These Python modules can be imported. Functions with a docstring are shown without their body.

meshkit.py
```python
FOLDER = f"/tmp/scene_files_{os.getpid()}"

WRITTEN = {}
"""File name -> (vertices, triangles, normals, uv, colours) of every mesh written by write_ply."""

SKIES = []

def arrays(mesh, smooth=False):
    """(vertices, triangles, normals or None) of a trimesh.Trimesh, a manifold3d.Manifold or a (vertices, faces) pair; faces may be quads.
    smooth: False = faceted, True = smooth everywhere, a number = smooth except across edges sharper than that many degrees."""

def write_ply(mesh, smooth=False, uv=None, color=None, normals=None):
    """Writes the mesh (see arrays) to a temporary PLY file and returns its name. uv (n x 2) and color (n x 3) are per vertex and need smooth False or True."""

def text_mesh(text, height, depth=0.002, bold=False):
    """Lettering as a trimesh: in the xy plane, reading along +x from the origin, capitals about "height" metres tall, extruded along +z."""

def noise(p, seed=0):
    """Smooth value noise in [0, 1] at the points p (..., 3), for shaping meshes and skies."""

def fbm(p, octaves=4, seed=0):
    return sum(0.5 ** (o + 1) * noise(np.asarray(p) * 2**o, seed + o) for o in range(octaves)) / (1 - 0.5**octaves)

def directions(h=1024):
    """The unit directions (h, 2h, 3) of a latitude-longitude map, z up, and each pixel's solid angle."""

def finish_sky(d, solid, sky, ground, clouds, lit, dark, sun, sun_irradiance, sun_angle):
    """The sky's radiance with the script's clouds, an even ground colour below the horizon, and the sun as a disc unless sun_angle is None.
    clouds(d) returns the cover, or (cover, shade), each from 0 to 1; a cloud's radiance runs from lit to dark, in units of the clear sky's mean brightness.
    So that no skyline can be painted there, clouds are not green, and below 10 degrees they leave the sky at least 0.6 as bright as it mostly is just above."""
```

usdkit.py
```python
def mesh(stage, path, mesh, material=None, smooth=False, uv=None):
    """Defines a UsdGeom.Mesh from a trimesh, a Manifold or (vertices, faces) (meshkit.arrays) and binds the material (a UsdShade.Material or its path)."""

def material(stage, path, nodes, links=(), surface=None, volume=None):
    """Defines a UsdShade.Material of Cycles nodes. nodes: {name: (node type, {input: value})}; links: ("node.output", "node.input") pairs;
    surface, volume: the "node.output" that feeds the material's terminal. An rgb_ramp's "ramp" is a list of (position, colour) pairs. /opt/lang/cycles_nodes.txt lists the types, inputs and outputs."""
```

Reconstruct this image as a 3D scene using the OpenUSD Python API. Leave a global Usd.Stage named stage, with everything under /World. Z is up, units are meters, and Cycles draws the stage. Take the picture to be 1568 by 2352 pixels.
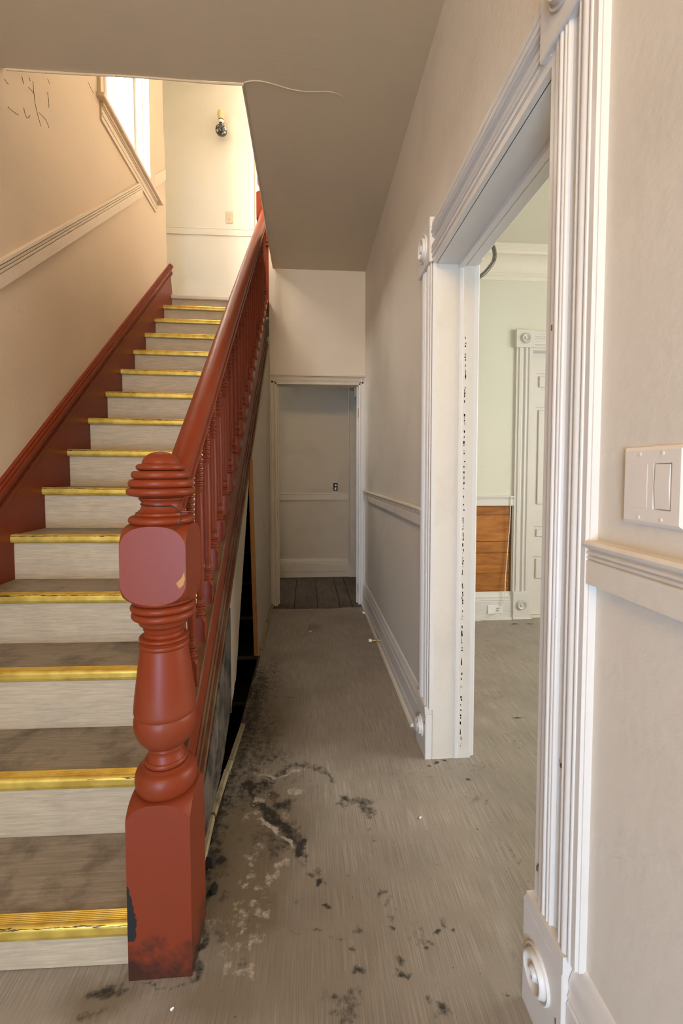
import math
import numpy as np
import trimesh
import manifold3d as m3
from shapely.geometry import Polygon
from shapely.geometry import box as sbox
from pxr import Usd, UsdGeom, UsdLux, UsdShade, Sdf, Gf, Vt
import usdkit
from meshkit import noise, fbm

stage = Usd.Stage.CreateInMemory()
UsdGeom.SetStageUpAxis(stage, UsdGeom.Tokens.z)
UsdGeom.SetStageMetersPerUnit(stage, 1.0)
UsdGeom.Xform.Define(stage, '/World')
UsdGeom.Scope.Define(stage, '/World/Looks')

# ------------------------------------------------------------------ camera, light, exposure
EXPOSURE = 0.32
cam = UsdGeom.Camera.Define(stage, '/World/camera')
yaw, pit = math.radians(4.3), math.radians(2.7)
fw = np.array([math.sin(yaw) * math.cos(pit), math.cos(yaw) * math.cos(pit), -math.sin(pit)])
rt = np.array([math.cos(yaw), -math.sin(yaw), 0.0])
up = np.cross(rt, fw)
cam.AddTransformOp().Set(Gf.Matrix4d(*rt, 0, *up, 0, *(-fw), 0, 0, 0, 1.2, 1))
cam.CreateFocalLengthAttr(16.0)
cam.CreateHorizontalApertureAttr(24.0)
cam.CreateVerticalApertureAttr(36.0)
cam.CreateVerticalApertureOffsetAttr(-44.0 / 1568 * 24)
cam.CreateFStopAttr(8.0)
cam.CreateFocusDistanceAttr(2.4)
cam.CreateClippingRangeAttr((0.02, 200))
cam.CreateExposureAttr(EXPOSURE)

sky = UsdLux.DomeLight.Define(stage, '/World/sky')
sky.CreateIntensityAttr(1.0)
sky_m = usdkit.material(stage, '/World/Looks/overcast_sky', {'b': ('background_shader', {'color': (0.93, 0.97, 1.0), 'strength': 4.0})}, [], surface='b.background')
UsdShade.MaterialBindingAPI.Apply(sky.GetPrim()).Bind(sky_m)


def rect(name, c, d, w, h, power, col):
    """area light outside an opening: centre, direction it shines, width, height"""
    L = UsdLux.RectLight.Define(stage, '/World/' + name)
    d = np.array(d, float) / np.linalg.norm(d)
    zz = -d
    upv = np.array([0, 0, 1.0]) if abs(d[2]) < 0.9 else np.array([0, 1.0, 0])
    xx = np.cross(upv, zz)
    xx /= np.linalg.norm(xx)
    yy = np.cross(zz, xx)
    L.AddTransformOp().Set(Gf.Matrix4d(*xx, 0, *yy, 0, *zz, 0, *map(float, c), 1))
    L.CreateWidthAttr(w)
    L.CreateHeightAttr(h)
    L.CreateIntensityAttr(power)
    L.CreateColorAttr(Gf.Vec3f(*col))


rect('stair_window_daylight', (-1.85, 3.40, 4.70), (1, 0.1, -0.12), 1.6, 2.0, 36.0, (1.0, 0.95, 0.86))
rect('front_door_daylight', (-0.76, -2.50, 0.62), (0.16, 1, -0.03), 1.0, 1.1, 22.0, (0.35, 0.61, 1.0))  # out of view behind the camera, placed to cool the low walls
rect('transom_daylight', (-0.42, -2.55, 2.62), (0.06, 1, -0.10), 1.3, 0.45, 37.0, (1.0, 0.65, 0.27))  # out of view, placed to warm the upper walls and ceiling
rect('room_window_daylight', (4.55, 1.3, 1.6), (-1, 0, -0.05), 2.4, 1.9, 5.2, (1.0, 0.97, 0.87))  # out of view, placed to light the side room from the right
rect('rear_window_daylight', (-1.62, 4.62, 1.7), (1, 0, 0), 0.7, 0.9, 2.2, (1.0, 0.95, 0.76))  # out of view, placed to light the left of the rear passage

# ------------------------------------------------------------------ helpers
names = {}


def numbered(path):
    n = names.get(path, 0)
    names[path] = n + 1
    return path if n == 0 else f'{path}_{n:03d}'


def tag(p, label=None, cat=None, group=None, kind=None):
    p = p.GetPrim() if hasattr(p, 'GetPrim') else p
    for k, v in (('label', label), ('category', cat), ('group', group), ('kind', kind)):
        if v:
            p.SetCustomDataByKey(k, v)
    return p


ORIG = {}


def thing(name, loc=(0, 0, 0), label=None, cat=None, group=None, kind=None, world='/World/'):
    path = numbered(world + name)
    x = UsdGeom.Xform.Define(stage, path)
    x.AddTranslateOp().Set(Gf.Vec3d(*map(float, loc)))
    ORIG[path] = np.array(loc, float)
    tag(x, label, cat, group, kind)
    return x


def obj(name, mesh, mat, parent=None, label=None, smooth=30, prim=None):
    """ONE mesh prim; coordinates are given in world space"""
    if isinstance(mesh, (list, tuple)) and not isinstance(mesh[0], np.ndarray):
        mesh = trimesh.util.concatenate([tm(m) for m in mesh])
    mesh = tm(mesh)
    pp = parent.GetPath().pathString if parent else '/World'
    off = ORIG.get(pp, np.zeros(3))
    path = numbered(pp + '/' + name)
    ORIG[path] = off
    mesh = mesh.copy()
    mesh.apply_translation(-off)
    p = usdkit.mesh(stage, path, mesh, mat, smooth=smooth)
    if label:
        tag(p, label)
    return p


def single(name, mesh, mat, label, cat, group=None, kind=None, smooth=30):
    p = obj(name, mesh, mat, None, smooth=smooth)
    tag(p, label, cat, group, kind)
    return p


def tm(m):
    if hasattr(m, 'to_mesh'):
        q = m.to_mesh()
        return trimesh.Trimesh(np.array(q.vert_properties[:, :3]), np.array(q.tri_verts), process=False)
    return m


def mf(m):
    return m if hasattr(m, 'to_mesh') else m3.Manifold(m3.Mesh(np.asarray(m.vertices, np.float32), np.asarray(m.faces, np.uint32)))


def bx(x0, x1, y0, y1, z0, z1):
    return trimesh.creation.box(bounds=[[min(x0, x1), min(y0, y1), min(z0, z1)], [max(x0, x1), max(y0, y1), max(z0, z1)]])


def mbx(*a):
    return mf(bx(*a))


def cbx(x0, x1, y0, y1, z0, z1, c=0.003):
    """chamfered box"""
    lo, hi = np.minimum([x0, y0, z0], [x1, y1, z1]), np.maximum([x0, y0, z0], [x1, y1, z1])
    pts = []
    for k in range(3):
        for sx in (0, 1):
            for sy in (0, 1):
                for sz in (0, 1):
                    p = [hi[i] if s else lo[i] for i, s in enumerate((sx, sy, sz))]
                    q = [p[i] if i == k else (p[i] - c if (sx, sy, sz)[i] else p[i] + c) for i in range(3)]
                    pts.append(q)
    return tm(m3.Manifold.hull_points(np.array(pts, np.float64)))


def ext(poly, h0, h1, plane):
    """extrude a 2D outline. plane 'xy','xz','yz': outline's axes; the extrusion runs along the remaining axis from h0 to h1"""
    if not isinstance(poly, Polygon):
        poly = Polygon(poly)
    if not poly.is_valid:
        poly = poly.buffer(0)
    m = trimesh.creation.extrude_polygon(poly, abs(h1 - h0), engine='earcut')
    v = m.vertices.copy()
    v[:, 2] += min(h0, h1)
    o = {'xy': (0, 1, 2), 'xz': (0, 2, 1), 'yz': (2, 0, 1)}[plane]
    w = np.stack([v[:, o[0]], v[:, o[1]], v[:, o[2]]], 1)
    m = trimesh.Trimesh(w, m.faces, process=False)
    if m.volume < 0:
        m.invert()
    return m


def extm(poly, M, L):
    """extrude outline (u,v) along w; M columns give world u,v,w axes and origin"""
    m = trimesh.creation.extrude_polygon(Polygon(poly).buffer(0), L, engine='earcut')
    v = np.asarray(m.vertices) @ np.array(M[:3]) + np.array(M[3])
    m = trimesh.Trimesh(v, m.faces, process=False)
    if m.volume < 0:
        m.invert()
    return m


def lathe(prof, c=(0, 0, 0), n=40, smoothen=0):
    p = np.array(prof, float)
    m = trimesh.creation.revolve(p, sections=n)
    m.apply_translation(c)
    if m.volume < 0:
        m.invert()
    return m


def tube(pts, r, n=8):
    p = np.asarray(pts, float)
    t = np.gradient(p, axis=0)
    t /= np.linalg.norm(t, axis=1, keepdims=True) + 1e-12
    a = np.cross(t, np.where(np.abs(t[:, 2:]) < 0.9, [0, 0, 1.0], [1.0, 0, 0]))
    a /= np.linalg.norm(a, axis=1, keepdims=True) + 1e-12
    b = np.cross(t, a)
    ang = np.arange(n) * 2 * np.pi / n
    rr = np.broadcast_to(r, (len(p),))
    v = (p[:, None] + rr[:, None, None] * (np.cos(ang)[None, :, None] * a[:, None] + np.sin(ang)[None, :, None] * b[:, None])).reshape(-1, 3)
    f = []
    for i in range(len(p) - 1):
        for j in range(n):
            q = [i * n + j, i * n + (j + 1) % n, (i + 1) * n + (j + 1) % n, (i + 1) * n + j]
            f += [[q[0], q[1], q[2]], [q[0], q[2], q[3]]]
    v = np.vstack([v, p[:1], p[-1:]])
    k = len(p) * n
    for j in range(n):
        f += [[k, (j + 1) % n, j], [k + 1, (len(p) - 1) * n + j, (len(p) - 1) * n + (j + 1) % n]]
    m = trimesh.Trimesh(v, np.array(f), process=False)
    if m.volume < 0:
        m.invert()
    return m


def spline(pts, n=24):
    from scipy.interpolate import CubicSpline
    p = np.array(pts, float)
    s = np.r_[0, np.cumsum(np.linalg.norm(np.diff(p, axis=0), axis=1))]
    return CubicSpline(s, p)(np.linspace(0, s[-1], n))


def segs(*ss):
    """moulding face: ('f',width,height) flat, ('b',width,base,rise) round bead, ('c',width,base,depth) hollow, ('s',width,h0,h1) slope"""
    u, out = 0.0, []
    for s in ss:
        w = s[1]
        if s[0] == 'f':
            out += [(u, s[2]), (u + w, s[2])]
        elif s[0] == 's':
            out += [(u, s[2]), (u + w, s[3])]
        else:
            for a in np.linspace(0, math.pi, 7):
                out.append((u + w / 2 - w / 2 * math.cos(a), s[2] + (1 if s[0] == 'b' else -1) * s[3] * math.sin(a)))
        u += w
    q = [(0, 0)] + out + [(u, 0)]
    r = [q[0]]
    for p in q[1:]:
        if abs(p[0] - r[-1][0]) + abs(p[1] - r[-1][1]) > 1e-6:
            r.append(p)
    return r


# ------------------------------------------------------------------ materials
def mat(name, nodes, links, surface='p.BSDF'):
    return usdkit.material(stage, '/World/Looks/' + name, nodes, links, surface=surface)


def paint(name, base, rough=0.5, stretch=None, dirt=None, amount=0.25, dscale=3.0, bump=0.15, bscale=60.0, spec=0.4, lo=0.5, hi=0.75, speck=None, speckt=0.72, spscale=25.0):
    """painted plaster or timber: faint mottling, optional dirt and chips, fine relief"""
    dirt = dirt or tuple(c * 0.7 for c in base)
    nodes = {
        'g': ('geometry', {}),
        'n': ('noise_texture', {'scale': dscale, 'detail': 6.0, 'roughness': 0.6}),
        'mr': ('map_range', {'from_min': lo, 'from_max': hi, 'to_min': 0.0, 'to_max': amount, 'clamp': True}),
        'mx': ('mix', {'color1': base, 'color2': dirt}),
        'nb': ('noise_texture', {'scale': bscale, 'detail': 3.0}),
        'b': ('bump', {'strength': bump, 'distance': 0.01}),
        'p': ('principled_bsdf', {'roughness': rough, 'specular_ior_level': spec}),
    }
    links = [('g.position', 'n.vector'), ('g.position', 'nb.vector'), ('n.fac', 'mr.value'), ('mr.result', 'mx.fac'), ('nb.fac', 'b.height'), ('b.normal', 'p.normal')]
    if stretch:
        nodes['st'] = ('mapping', {'scale': stretch})
        links.remove(('g.position', 'nb.vector'))
        links += [('g.position', 'st.vector'), ('st.vector', 'nb.vector')]
    if speck:
        nodes['sn'] = ('noise_texture', {'scale': spscale, 'detail': 4.0, 'roughness': 0.7})
        nodes['sr'] = ('map_range', {'from_min': speckt, 'from_max': speckt + 0.02, 'clamp': True})
        nodes['sm'] = ('mix', {'color2': speck})
        links += [('g.position', 'sn.vector'), ('sn.fac', 'sr.value'), ('sr.result', 'sm.fac'), ('mx.color', 'sm.color1'), ('sm.color', 'p.base_color')]
    else:
        links += [('mx.color', 'p.base_color')]
    return mat(name, nodes, links)


def wood(name, c1, c2, stretch, rough=0.5, dirt=(0.05, 0.04, 0.03), amount=0.0, dscale=5.0, metal=0.0, lo=0.5, hi=0.7, vary=0.0, bump=0.1):
    """grain: noise stretched by the per-axis scale"""
    nodes = {
        'g': ('geometry', {}),
        'oi': ('object_info', {}),
        'sh': ('math', {'math_type': 'multiply', 'value2': 37.0}),
        'cx': ('combine_xyz', {}),
        'ad': ('mix', {'mix_type': 'add', 'fac': 1.0}),
        'm': ('mapping', {'scale': stretch}),
        'n': ('noise_texture', {'scale': 1.0, 'detail': 7.0, 'roughness': 0.62, 'distortion': 0.6}),
        'r': ('rgb_ramp', {'ramp': [(0.3, c1), (0.7, c2)]}),
        'dn': ('noise_texture', {'scale': dscale, 'detail': 6.0, 'roughness': 0.65}),
        'mr': ('map_range', {'from_min': lo, 'from_max': hi, 'to_min': 0.0, 'to_max': amount, 'clamp': True}),
        'mx': ('mix', {'color2': dirt}),
        'h': ('hsv', {'saturation': 1.0}),
        'vr': ('map_range', {'from_min': 0.0, 'from_max': 1.0, 'to_min': 1.0 - vary, 'to_max': 1.0 + vary}),
        'b': ('bump', {'strength': bump, 'distance': 0.01}),
        'p': ('principled_bsdf', {'roughness': rough, 'metallic': metal, 'specular_ior_level': 0.4}),
    }
    links = [('oi.random', 'sh.value1'), ('sh.value', 'cx.x'), ('sh.value', 'cx.y'), ('sh.value', 'cx.z'), ('g.position', 'ad.color1'), ('cx.vector', 'ad.color2'),
             ('ad.color', 'm.vector'), ('m.vector', 'n.vector'), ('n.fac', 'r.fac'), ('g.position', 'dn.vector'), ('dn.fac', 'mr.value'), ('mr.result', 'mx.fac'),
             ('r.color', 'mx.color1'), ('oi.random', 'vr.value'), ('vr.result', 'h.value'), ('mx.color', 'h.color'), ('h.color', 'p.base_color'), ('n.fac', 'b.height'), ('b.normal', 'p.normal')]
    return mat(name, nodes, links)


M = {}
M['wall'] = paint('wall_paint', (0.66, 0.60, 0.505), 0.6, dirt=(0.42, 0.34, 0.26), amount=0.35, dscale=2.2, bump=0.10, bscale=45, lo=0.52, hi=0.8)
M['wall_peach'] = paint('peach_wall_paint', (0.60, 0.455, 0.31), 0.6, dirt=(0.44, 0.33, 0.24), amount=0.35, dscale=2.0, bump=0.10, bscale=45, lo=0.5, hi=0.8)
M['wall_header'] = paint('header_wall_paint', (0.62, 0.53, 0.40), 0.6, amount=0.2, dscale=1.5, bump=0.08)
M['wall_pale'] = paint('pale_wall_paint', (0.77, 0.71, 0.60), 0.6, amount=0.2, dscale=1.5, bump=0.08)
M['wall_room'] = paint('room_wall_paint', (0.66, 0.64, 0.53), 0.6, amount=0.15, dscale=1.5, bump=0.08)
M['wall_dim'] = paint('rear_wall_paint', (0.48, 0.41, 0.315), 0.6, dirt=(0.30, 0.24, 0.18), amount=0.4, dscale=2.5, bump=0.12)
M['ceiling'] = paint('ceiling_paint', (0.585, 0.465, 0.30), 0.7, dirt=(0.46, 0.39, 0.30), amount=0.35, dscale=1.6, bump=0.07, bscale=9, stretch=(1.0, 4.0, 1.0))
M['trim'] = paint('white_trim_paint', (0.67, 0.635, 0.58), 0.35, dirt=(0.56, 0.49, 0.40), amount=0.22, dscale=7, bump=0.06, bscale=40, lo=0.55, hi=0.8, speck=(0.10, 0.06, 0.035), speckt=0.735, spscale=38)
M['trim_clean'] = paint('cream_trim_paint', (0.74, 0.69, 0.58), 0.4, amount=0.2, dscale=6, bump=0.05)
M['trim_wall'] = paint('dado_paint', (0.67, 0.61, 0.52), 0.45, dirt=(0.46, 0.38, 0.30), amount=0.3, dscale=9, bump=0.06)
M['red'] = paint('red_paint', (0.180, 0.028, 0.0075), 0.40, dirt=(0.195, 0.056, 0.027), amount=0.5, dscale=5, bump=0.02, bscale=70, spec=0.22)
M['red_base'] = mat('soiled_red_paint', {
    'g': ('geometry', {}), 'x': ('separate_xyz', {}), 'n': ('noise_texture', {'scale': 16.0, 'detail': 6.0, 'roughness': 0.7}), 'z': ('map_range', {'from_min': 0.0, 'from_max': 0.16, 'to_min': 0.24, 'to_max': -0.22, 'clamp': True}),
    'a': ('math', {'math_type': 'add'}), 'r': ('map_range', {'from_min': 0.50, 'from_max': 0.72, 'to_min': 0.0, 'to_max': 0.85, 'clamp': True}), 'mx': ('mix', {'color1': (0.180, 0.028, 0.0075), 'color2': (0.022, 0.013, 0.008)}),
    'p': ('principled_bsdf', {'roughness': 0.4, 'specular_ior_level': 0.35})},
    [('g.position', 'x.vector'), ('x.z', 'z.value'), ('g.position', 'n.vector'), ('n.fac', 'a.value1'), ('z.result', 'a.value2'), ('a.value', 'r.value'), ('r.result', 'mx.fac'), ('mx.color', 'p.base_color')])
M['red_dusty'] = paint('dusty_red_paint', (0.125, 0.040, 0.017), 0.5, dirt=(0.165, 0.10, 0.052), amount=0.9, dscale=7, bump=0.05, lo=0.42, hi=0.62)
M['trim_peach'] = paint('peach_dado_paint', (0.64, 0.505, 0.365), 0.45, dirt=(0.46, 0.36, 0.27), amount=0.3, dscale=9, bump=0.06)
M['trim_dull'] = paint('dull_cream_trim', (0.52, 0.45, 0.35), 0.45, dirt=(0.3, 0.25, 0.19), amount=0.25, dscale=8, bump=0.06)
M['plastic_dull'] = paint('dull_ivory_plastic', (0.60, 0.49, 0.34), 0.4, amount=0.05, bump=0.0)  # darker than the landing wall so the switch plate stands out
M['plastic'] = paint('ivory_plastic', (0.74, 0.68, 0.60), 0.35, amount=0.05, bump=0.0)
M['white_plastic'] = paint('white_plastic', (0.80, 0.78, 0.74), 0.35, amount=0.05, bump=0.0)
M['outer_white'] = paint('added_wall_white', (0.85, 0.85, 0.83), 0.6, amount=0.1)  # colour of the added wall behind the stairwell window
M['black'] = paint('matte_black', (0.012, 0.011, 0.010), 0.85, amount=0.2)  # black parts; on cellar and stair underside the colour holds the darkness
M['shaded_wood'] = wood('shaded_cellar_wood', (0.016, 0.012, 0.008), (0.035, 0.025, 0.015), (40, 4, 4), 0.8)  # near black: the cellar shade is put into the colour
M['cellar_edge'] = wood('cellar_tread_edge', (0.10, 0.07, 0.04), (0.17, 0.12, 0.07), (4, 40, 40), 0.8)
M['raw_wood'] = wood('raw_wood', (0.30, 0.13, 0.04), (0.46, 0.22, 0.07), (60, 60, 3), 0.7)
M['grey_wood'] = wood('rotten_wood', (0.035, 0.027, 0.02), (0.17, 0.13, 0.09), (90, 90, 5), 0.8, dirt=(0.012, 0.01, 0.008), amount=0.9, dscale=9, lo=0.45, hi=0.6, bump=0.4)
M['riser'] = wood('oak_laminate', (0.36, 0.28, 0.175), (0.505, 0.405, 0.27), (9, 45, 150), 0.45, dirt=(0.28, 0.23, 0.17), amount=0.35, dscale=6, vary=0.04, bump=0.04)
M['tread'] = wood('darker_laminate', (0.20, 0.163, 0.12), (0.345, 0.29, 0.225), (8, 130, 40), 0.45, dirt=(0.085, 0.068, 0.048), amount=0.85, dscale=9, lo=0.48, hi=0.72, vary=0.05, bump=0.05)  # darker than the riser laminate, with blotches of dirt
M['plank'] = wood('honey_plank', (0.24, 0.078, 0.011), (0.45, 0.175, 0.032), (5, 20, 34), 0.45, vary=0.12)
M['board'] = wood('dark_floor_board', (0.075, 0.055, 0.042), (0.15, 0.115, 0.09), (40, 5, 5), 0.6, dirt=(0.03, 0.024, 0.02), amount=0.6, dscale=4, vary=0.15)
M['strip_wood'] = wood('bare_strip_wood', (0.20, 0.155, 0.085), (0.34, 0.27, 0.16), (40, 5, 40), 0.6, dirt=(0.05, 0.04, 0.025), amount=0.7, dscale=12)
M['subfloor'] = wood('subfloor_wood', (0.05, 0.036, 0.024), (0.09, 0.065, 0.04), (30, 4, 30), 0.8)
M['brass'] = mat('brass', {'p': ('principled_bsdf', {'base_color': (0.55, 0.42, 0.16), 'metallic': 0.9, 'roughness': 0.35})}, [])
M['steel'] = mat('steel', {'p': ('principled_bsdf', {'base_color': (0.30, 0.28, 0.25), 'metallic': 0.9, 'roughness': 0.4})}, [])
M['wire'] = mat('dark_wire', {'p': ('principled_bsdf', {'base_color': (0.05, 0.045, 0.04), 'metallic': 0.7, 'roughness': 0.4})}, [])
M['rust'] = paint('rusty_metal', (0.16, 0.075, 0.03), 0.7, dirt=(0.05, 0.03, 0.02), amount=0.9, dscale=60)
M['bulb'] = mat('smoked_bulb_glass', {'g': ('geometry', {}), 'n': ('noise_texture', {'scale': 22.0, 'detail': 3.0}), 'r': ('map_range', {'from_min': 0.55, 'from_max': 0.62, 'clamp': True}),
                'mx': ('mix', {'color1': (0.02, 0.02, 0.02), 'color2': (0.6, 0.56, 0.48)}), 'p': ('principled_bsdf', {'roughness': 0.08, 'specular_ior_level': 0.8})},
                [('g.position', 'n.vector'), ('n.fac', 'r.value'), ('r.result', 'mx.fac'), ('mx.color', 'p.base_color')])
M['ceramic'] = paint('yellowed_ceramic', (0.66, 0.52, 0.28), 0.3, amount=0.2, bump=0.0)
M['cable'] = paint('ivory_cable', (0.78, 0.73, 0.62), 0.4, amount=0.1, bump=0.0)
M['glass'] = mat('window_glass', {'t': ('transparent_bsdf', {}), 'gl': ('glossy_bsdf', {'roughness': 0.02}), 'f': ('fresnel', {'IOR': 1.45}), 'g': ('geometry', {}), 'o': ('math', {'math_type': 'subtract', 'value1': 1.0}), 'k': ('math', {'math_type': 'multiply'}), 'x': ('mix_closure', {})},
                 [('g.backfacing', 'o.value2'), ('f.fac', 'k.value1'), ('o.value', 'k.value2'), ('k.value', 'x.fac'), ('t.BSDF', 'x.closure1'), ('gl.BSDF', 'x.closure2')], 'x.closure')

# gold nosing strips: brushed gold paint, split by wandering cracks that follow the strip (primvar "across" runs over its profile)
M['gold'] = mat('gold_strip', {
    'g': ('geometry', {}), 'a': ('attribute', {'attribute': 'across'}),
    'm': ('mapping', {'scale': (7.0, 60.0, 60.0)}), 'n': ('noise_texture', {'scale': 1.0, 'detail': 5.0, 'roughness': 0.7}),
    'w': ('map_range', {'from_min': 0.3, 'from_max': 0.7, 'to_min': 0.38, 'to_max': 0.60}),
    'd': ('math', {'math_type': 'subtract'}), 'ab': ('math', {'math_type': 'absolute'}),
    'c': ('map_range', {'from_min': 0.016, 'from_max': 0.034, 'to_min': 1.0, 'to_max': 0.0, 'clamp': True}),
    'm2': ('mapping', {'scale': (2.2, 90.0, 90.0)}), 'n2': ('noise_texture', {'scale': 1.0, 'detail': 1.0}), 'on': ('map_range', {'from_min': 0.46, 'from_max': 0.52, 'clamp': True}),
    'mu': ('math', {'math_type': 'multiply'}),
    'n3': ('noise_texture', {'scale': 18.0, 'detail': 5.0}), 'r3': ('rgb_ramp', {'ramp': [(0.35, (0.52, 0.345, 0.055)), (0.65, (0.74, 0.53, 0.11))]}),
    'mx': ('mix', {'color2': (0.06, 0.035, 0.01)}),
    'p': ('principled_bsdf', {'metallic': 0.55, 'roughness': 0.36})},
    [('g.position', 'm.vector'), ('m.vector', 'n.vector'), ('n.fac', 'w.value'), ('a.fac', 'd.value1'), ('w.result', 'd.value2'), ('d.value', 'ab.value1'), ('ab.value', 'c.value'),
     ('g.position', 'm2.vector'), ('m2.vector', 'n2.vector'), ('n2.fac', 'on.value'), ('on.result', 'mu.value1'), ('c.result', 'mu.value2'),
     ('g.position', 'n3.vector'), ('n3.fac', 'r3.fac'), ('r3.color', 'mx.color1'), ('mu.value', 'mx.fac'), ('mx.color', 'p.base_color')])

# floor sheet: fine streaks along the hall, stains from the primvar "stain" (mould, pale residue, brown soaking and tint)
M['floor'] = mat('streaked_vinyl', {
    'g': ('geometry', {}), 'm': ('mapping', {'scale': (430.0, 7.0, 1.0)}), 'n': ('noise_texture', {'scale': 1.0, 'detail': 3.0, 'roughness': 0.55}),
    'r': ('rgb_ramp', {'ramp': [(0.30, (0.25, 0.216, 0.178)), (0.52, (0.325, 0.285, 0.238)), (0.70, (0.44, 0.39, 0.333))]}),
    'n2': ('noise_texture', {'scale': 3.2, 'detail': 5.0, 'roughness': 0.6}), 'r2': ('map_range', {'from_min': 0.45, 'from_max': 0.72, 'to_min': 0.0, 'to_max': 0.45, 'clamp': True}),
    'mx0': ('mix', {'color2': (0.17, 0.148, 0.122)}),
    'a': ('attribute', {'attribute': 'stain'}), 's': ('separate_color', {}),
    'n3': ('noise_texture', {'scale': 38.0, 'detail': 7.0, 'roughness': 0.75}), 'n4': ('map_range', {'from_min': 0.25, 'from_max': 0.75, 'to_min': -0.75, 'to_max': 0.55}),
    'a1': ('math', {'math_type': 'add'}), 'k1': ('map_range', {'from_min': 0.20, 'from_max': 0.80, 'to_min': 0.0, 'to_max': 0.93, 'clamp': True}),
    'a2': ('math', {'math_type': 'add'}), 'k2': ('map_range', {'from_min': 0.40, 'from_max': 0.80, 'to_min': 0.0, 'to_max': 0.6, 'clamp': True}),
    'k3': ('math', {'math_type': 'multiply', 'value2': 0.85, 'use_clamp': True}),
    'mb': ('mix', {'color2': (0.110, 0.074, 0.036)}), 'ml': ('mix', {'color2': (0.52, 0.45, 0.36)}), 'md': ('mix', {'color2': (0.016, 0.015, 0.012)}),
    'sp': ('noise_texture', {'scale': 70.0, 'detail': 2.0}), 'spr': ('map_range', {'from_min': 0.74, 'from_max': 0.77, 'to_max': 0.7, 'clamp': True}), 'ms': ('mix', {'color2': (0.05, 0.042, 0.033)}),
    'b': ('bump', {'strength': 0.12, 'distance': 0.004}),
    'p': ('principled_bsdf', {'roughness': 0.5, 'specular_ior_level': 0.35})},
    [('g.position', 'm.vector'), ('m.vector', 'n.vector'), ('n.fac', 'r.fac'), ('g.position', 'n2.vector'), ('n2.fac', 'r2.value'), ('r2.result', 'mx0.fac'), ('r.color', 'mx0.color1'),
     ('a.color', 's.color'), ('g.position', 'n3.vector'), ('n3.fac', 'n4.value'), ('s.r', 'a1.value1'), ('n4.result', 'a1.value2'), ('a1.value', 'k1.value'),
     ('s.g', 'a2.value1'), ('n4.result', 'a2.value2'), ('a2.value', 'k2.value'), ('s.b', 'k3.value1'),
     ('k3.value', 'mb.fac'), ('mx0.color', 'mb.color1'), ('k1.result', 'md.fac'), ('mb.color', 'md.color1'), ('k2.result', 'ml.fac'), ('md.color', 'ml.color1'),
     ('g.position', 'sp.vector'), ('sp.fac', 'spr.value'), ('spr.result', 'ms.fac'), ('ml.color', 'ms.color1'), ('ms.color', 'p.base_color'), ('n.fac', 'b.height'), ('b.normal', 'p.normal')])

# ------------------------------------------------------------------ dimensions
XL, XR = -1.31, 0.515           # hall walls
CEIL, UP = 2.95, 3.25           # ceiling underside, upper floor
RISE, RUN = 0.197, 0.2456


def zn(y):                       # the line through the nosings
    return 2.674 - RISE / RUN * (4.279 - y)


SLOPE = RISE / RUN
# ------------------------------------------------------------------ structure: walls, ceilings
wall_l = mbx(XL - 0.2, XL, -2.2, 4.48, -0.3, 5.7) - mbx(XL - 0.3, XL + 0.1, 3.20, 4.04, 3.56, 5.35)
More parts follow.
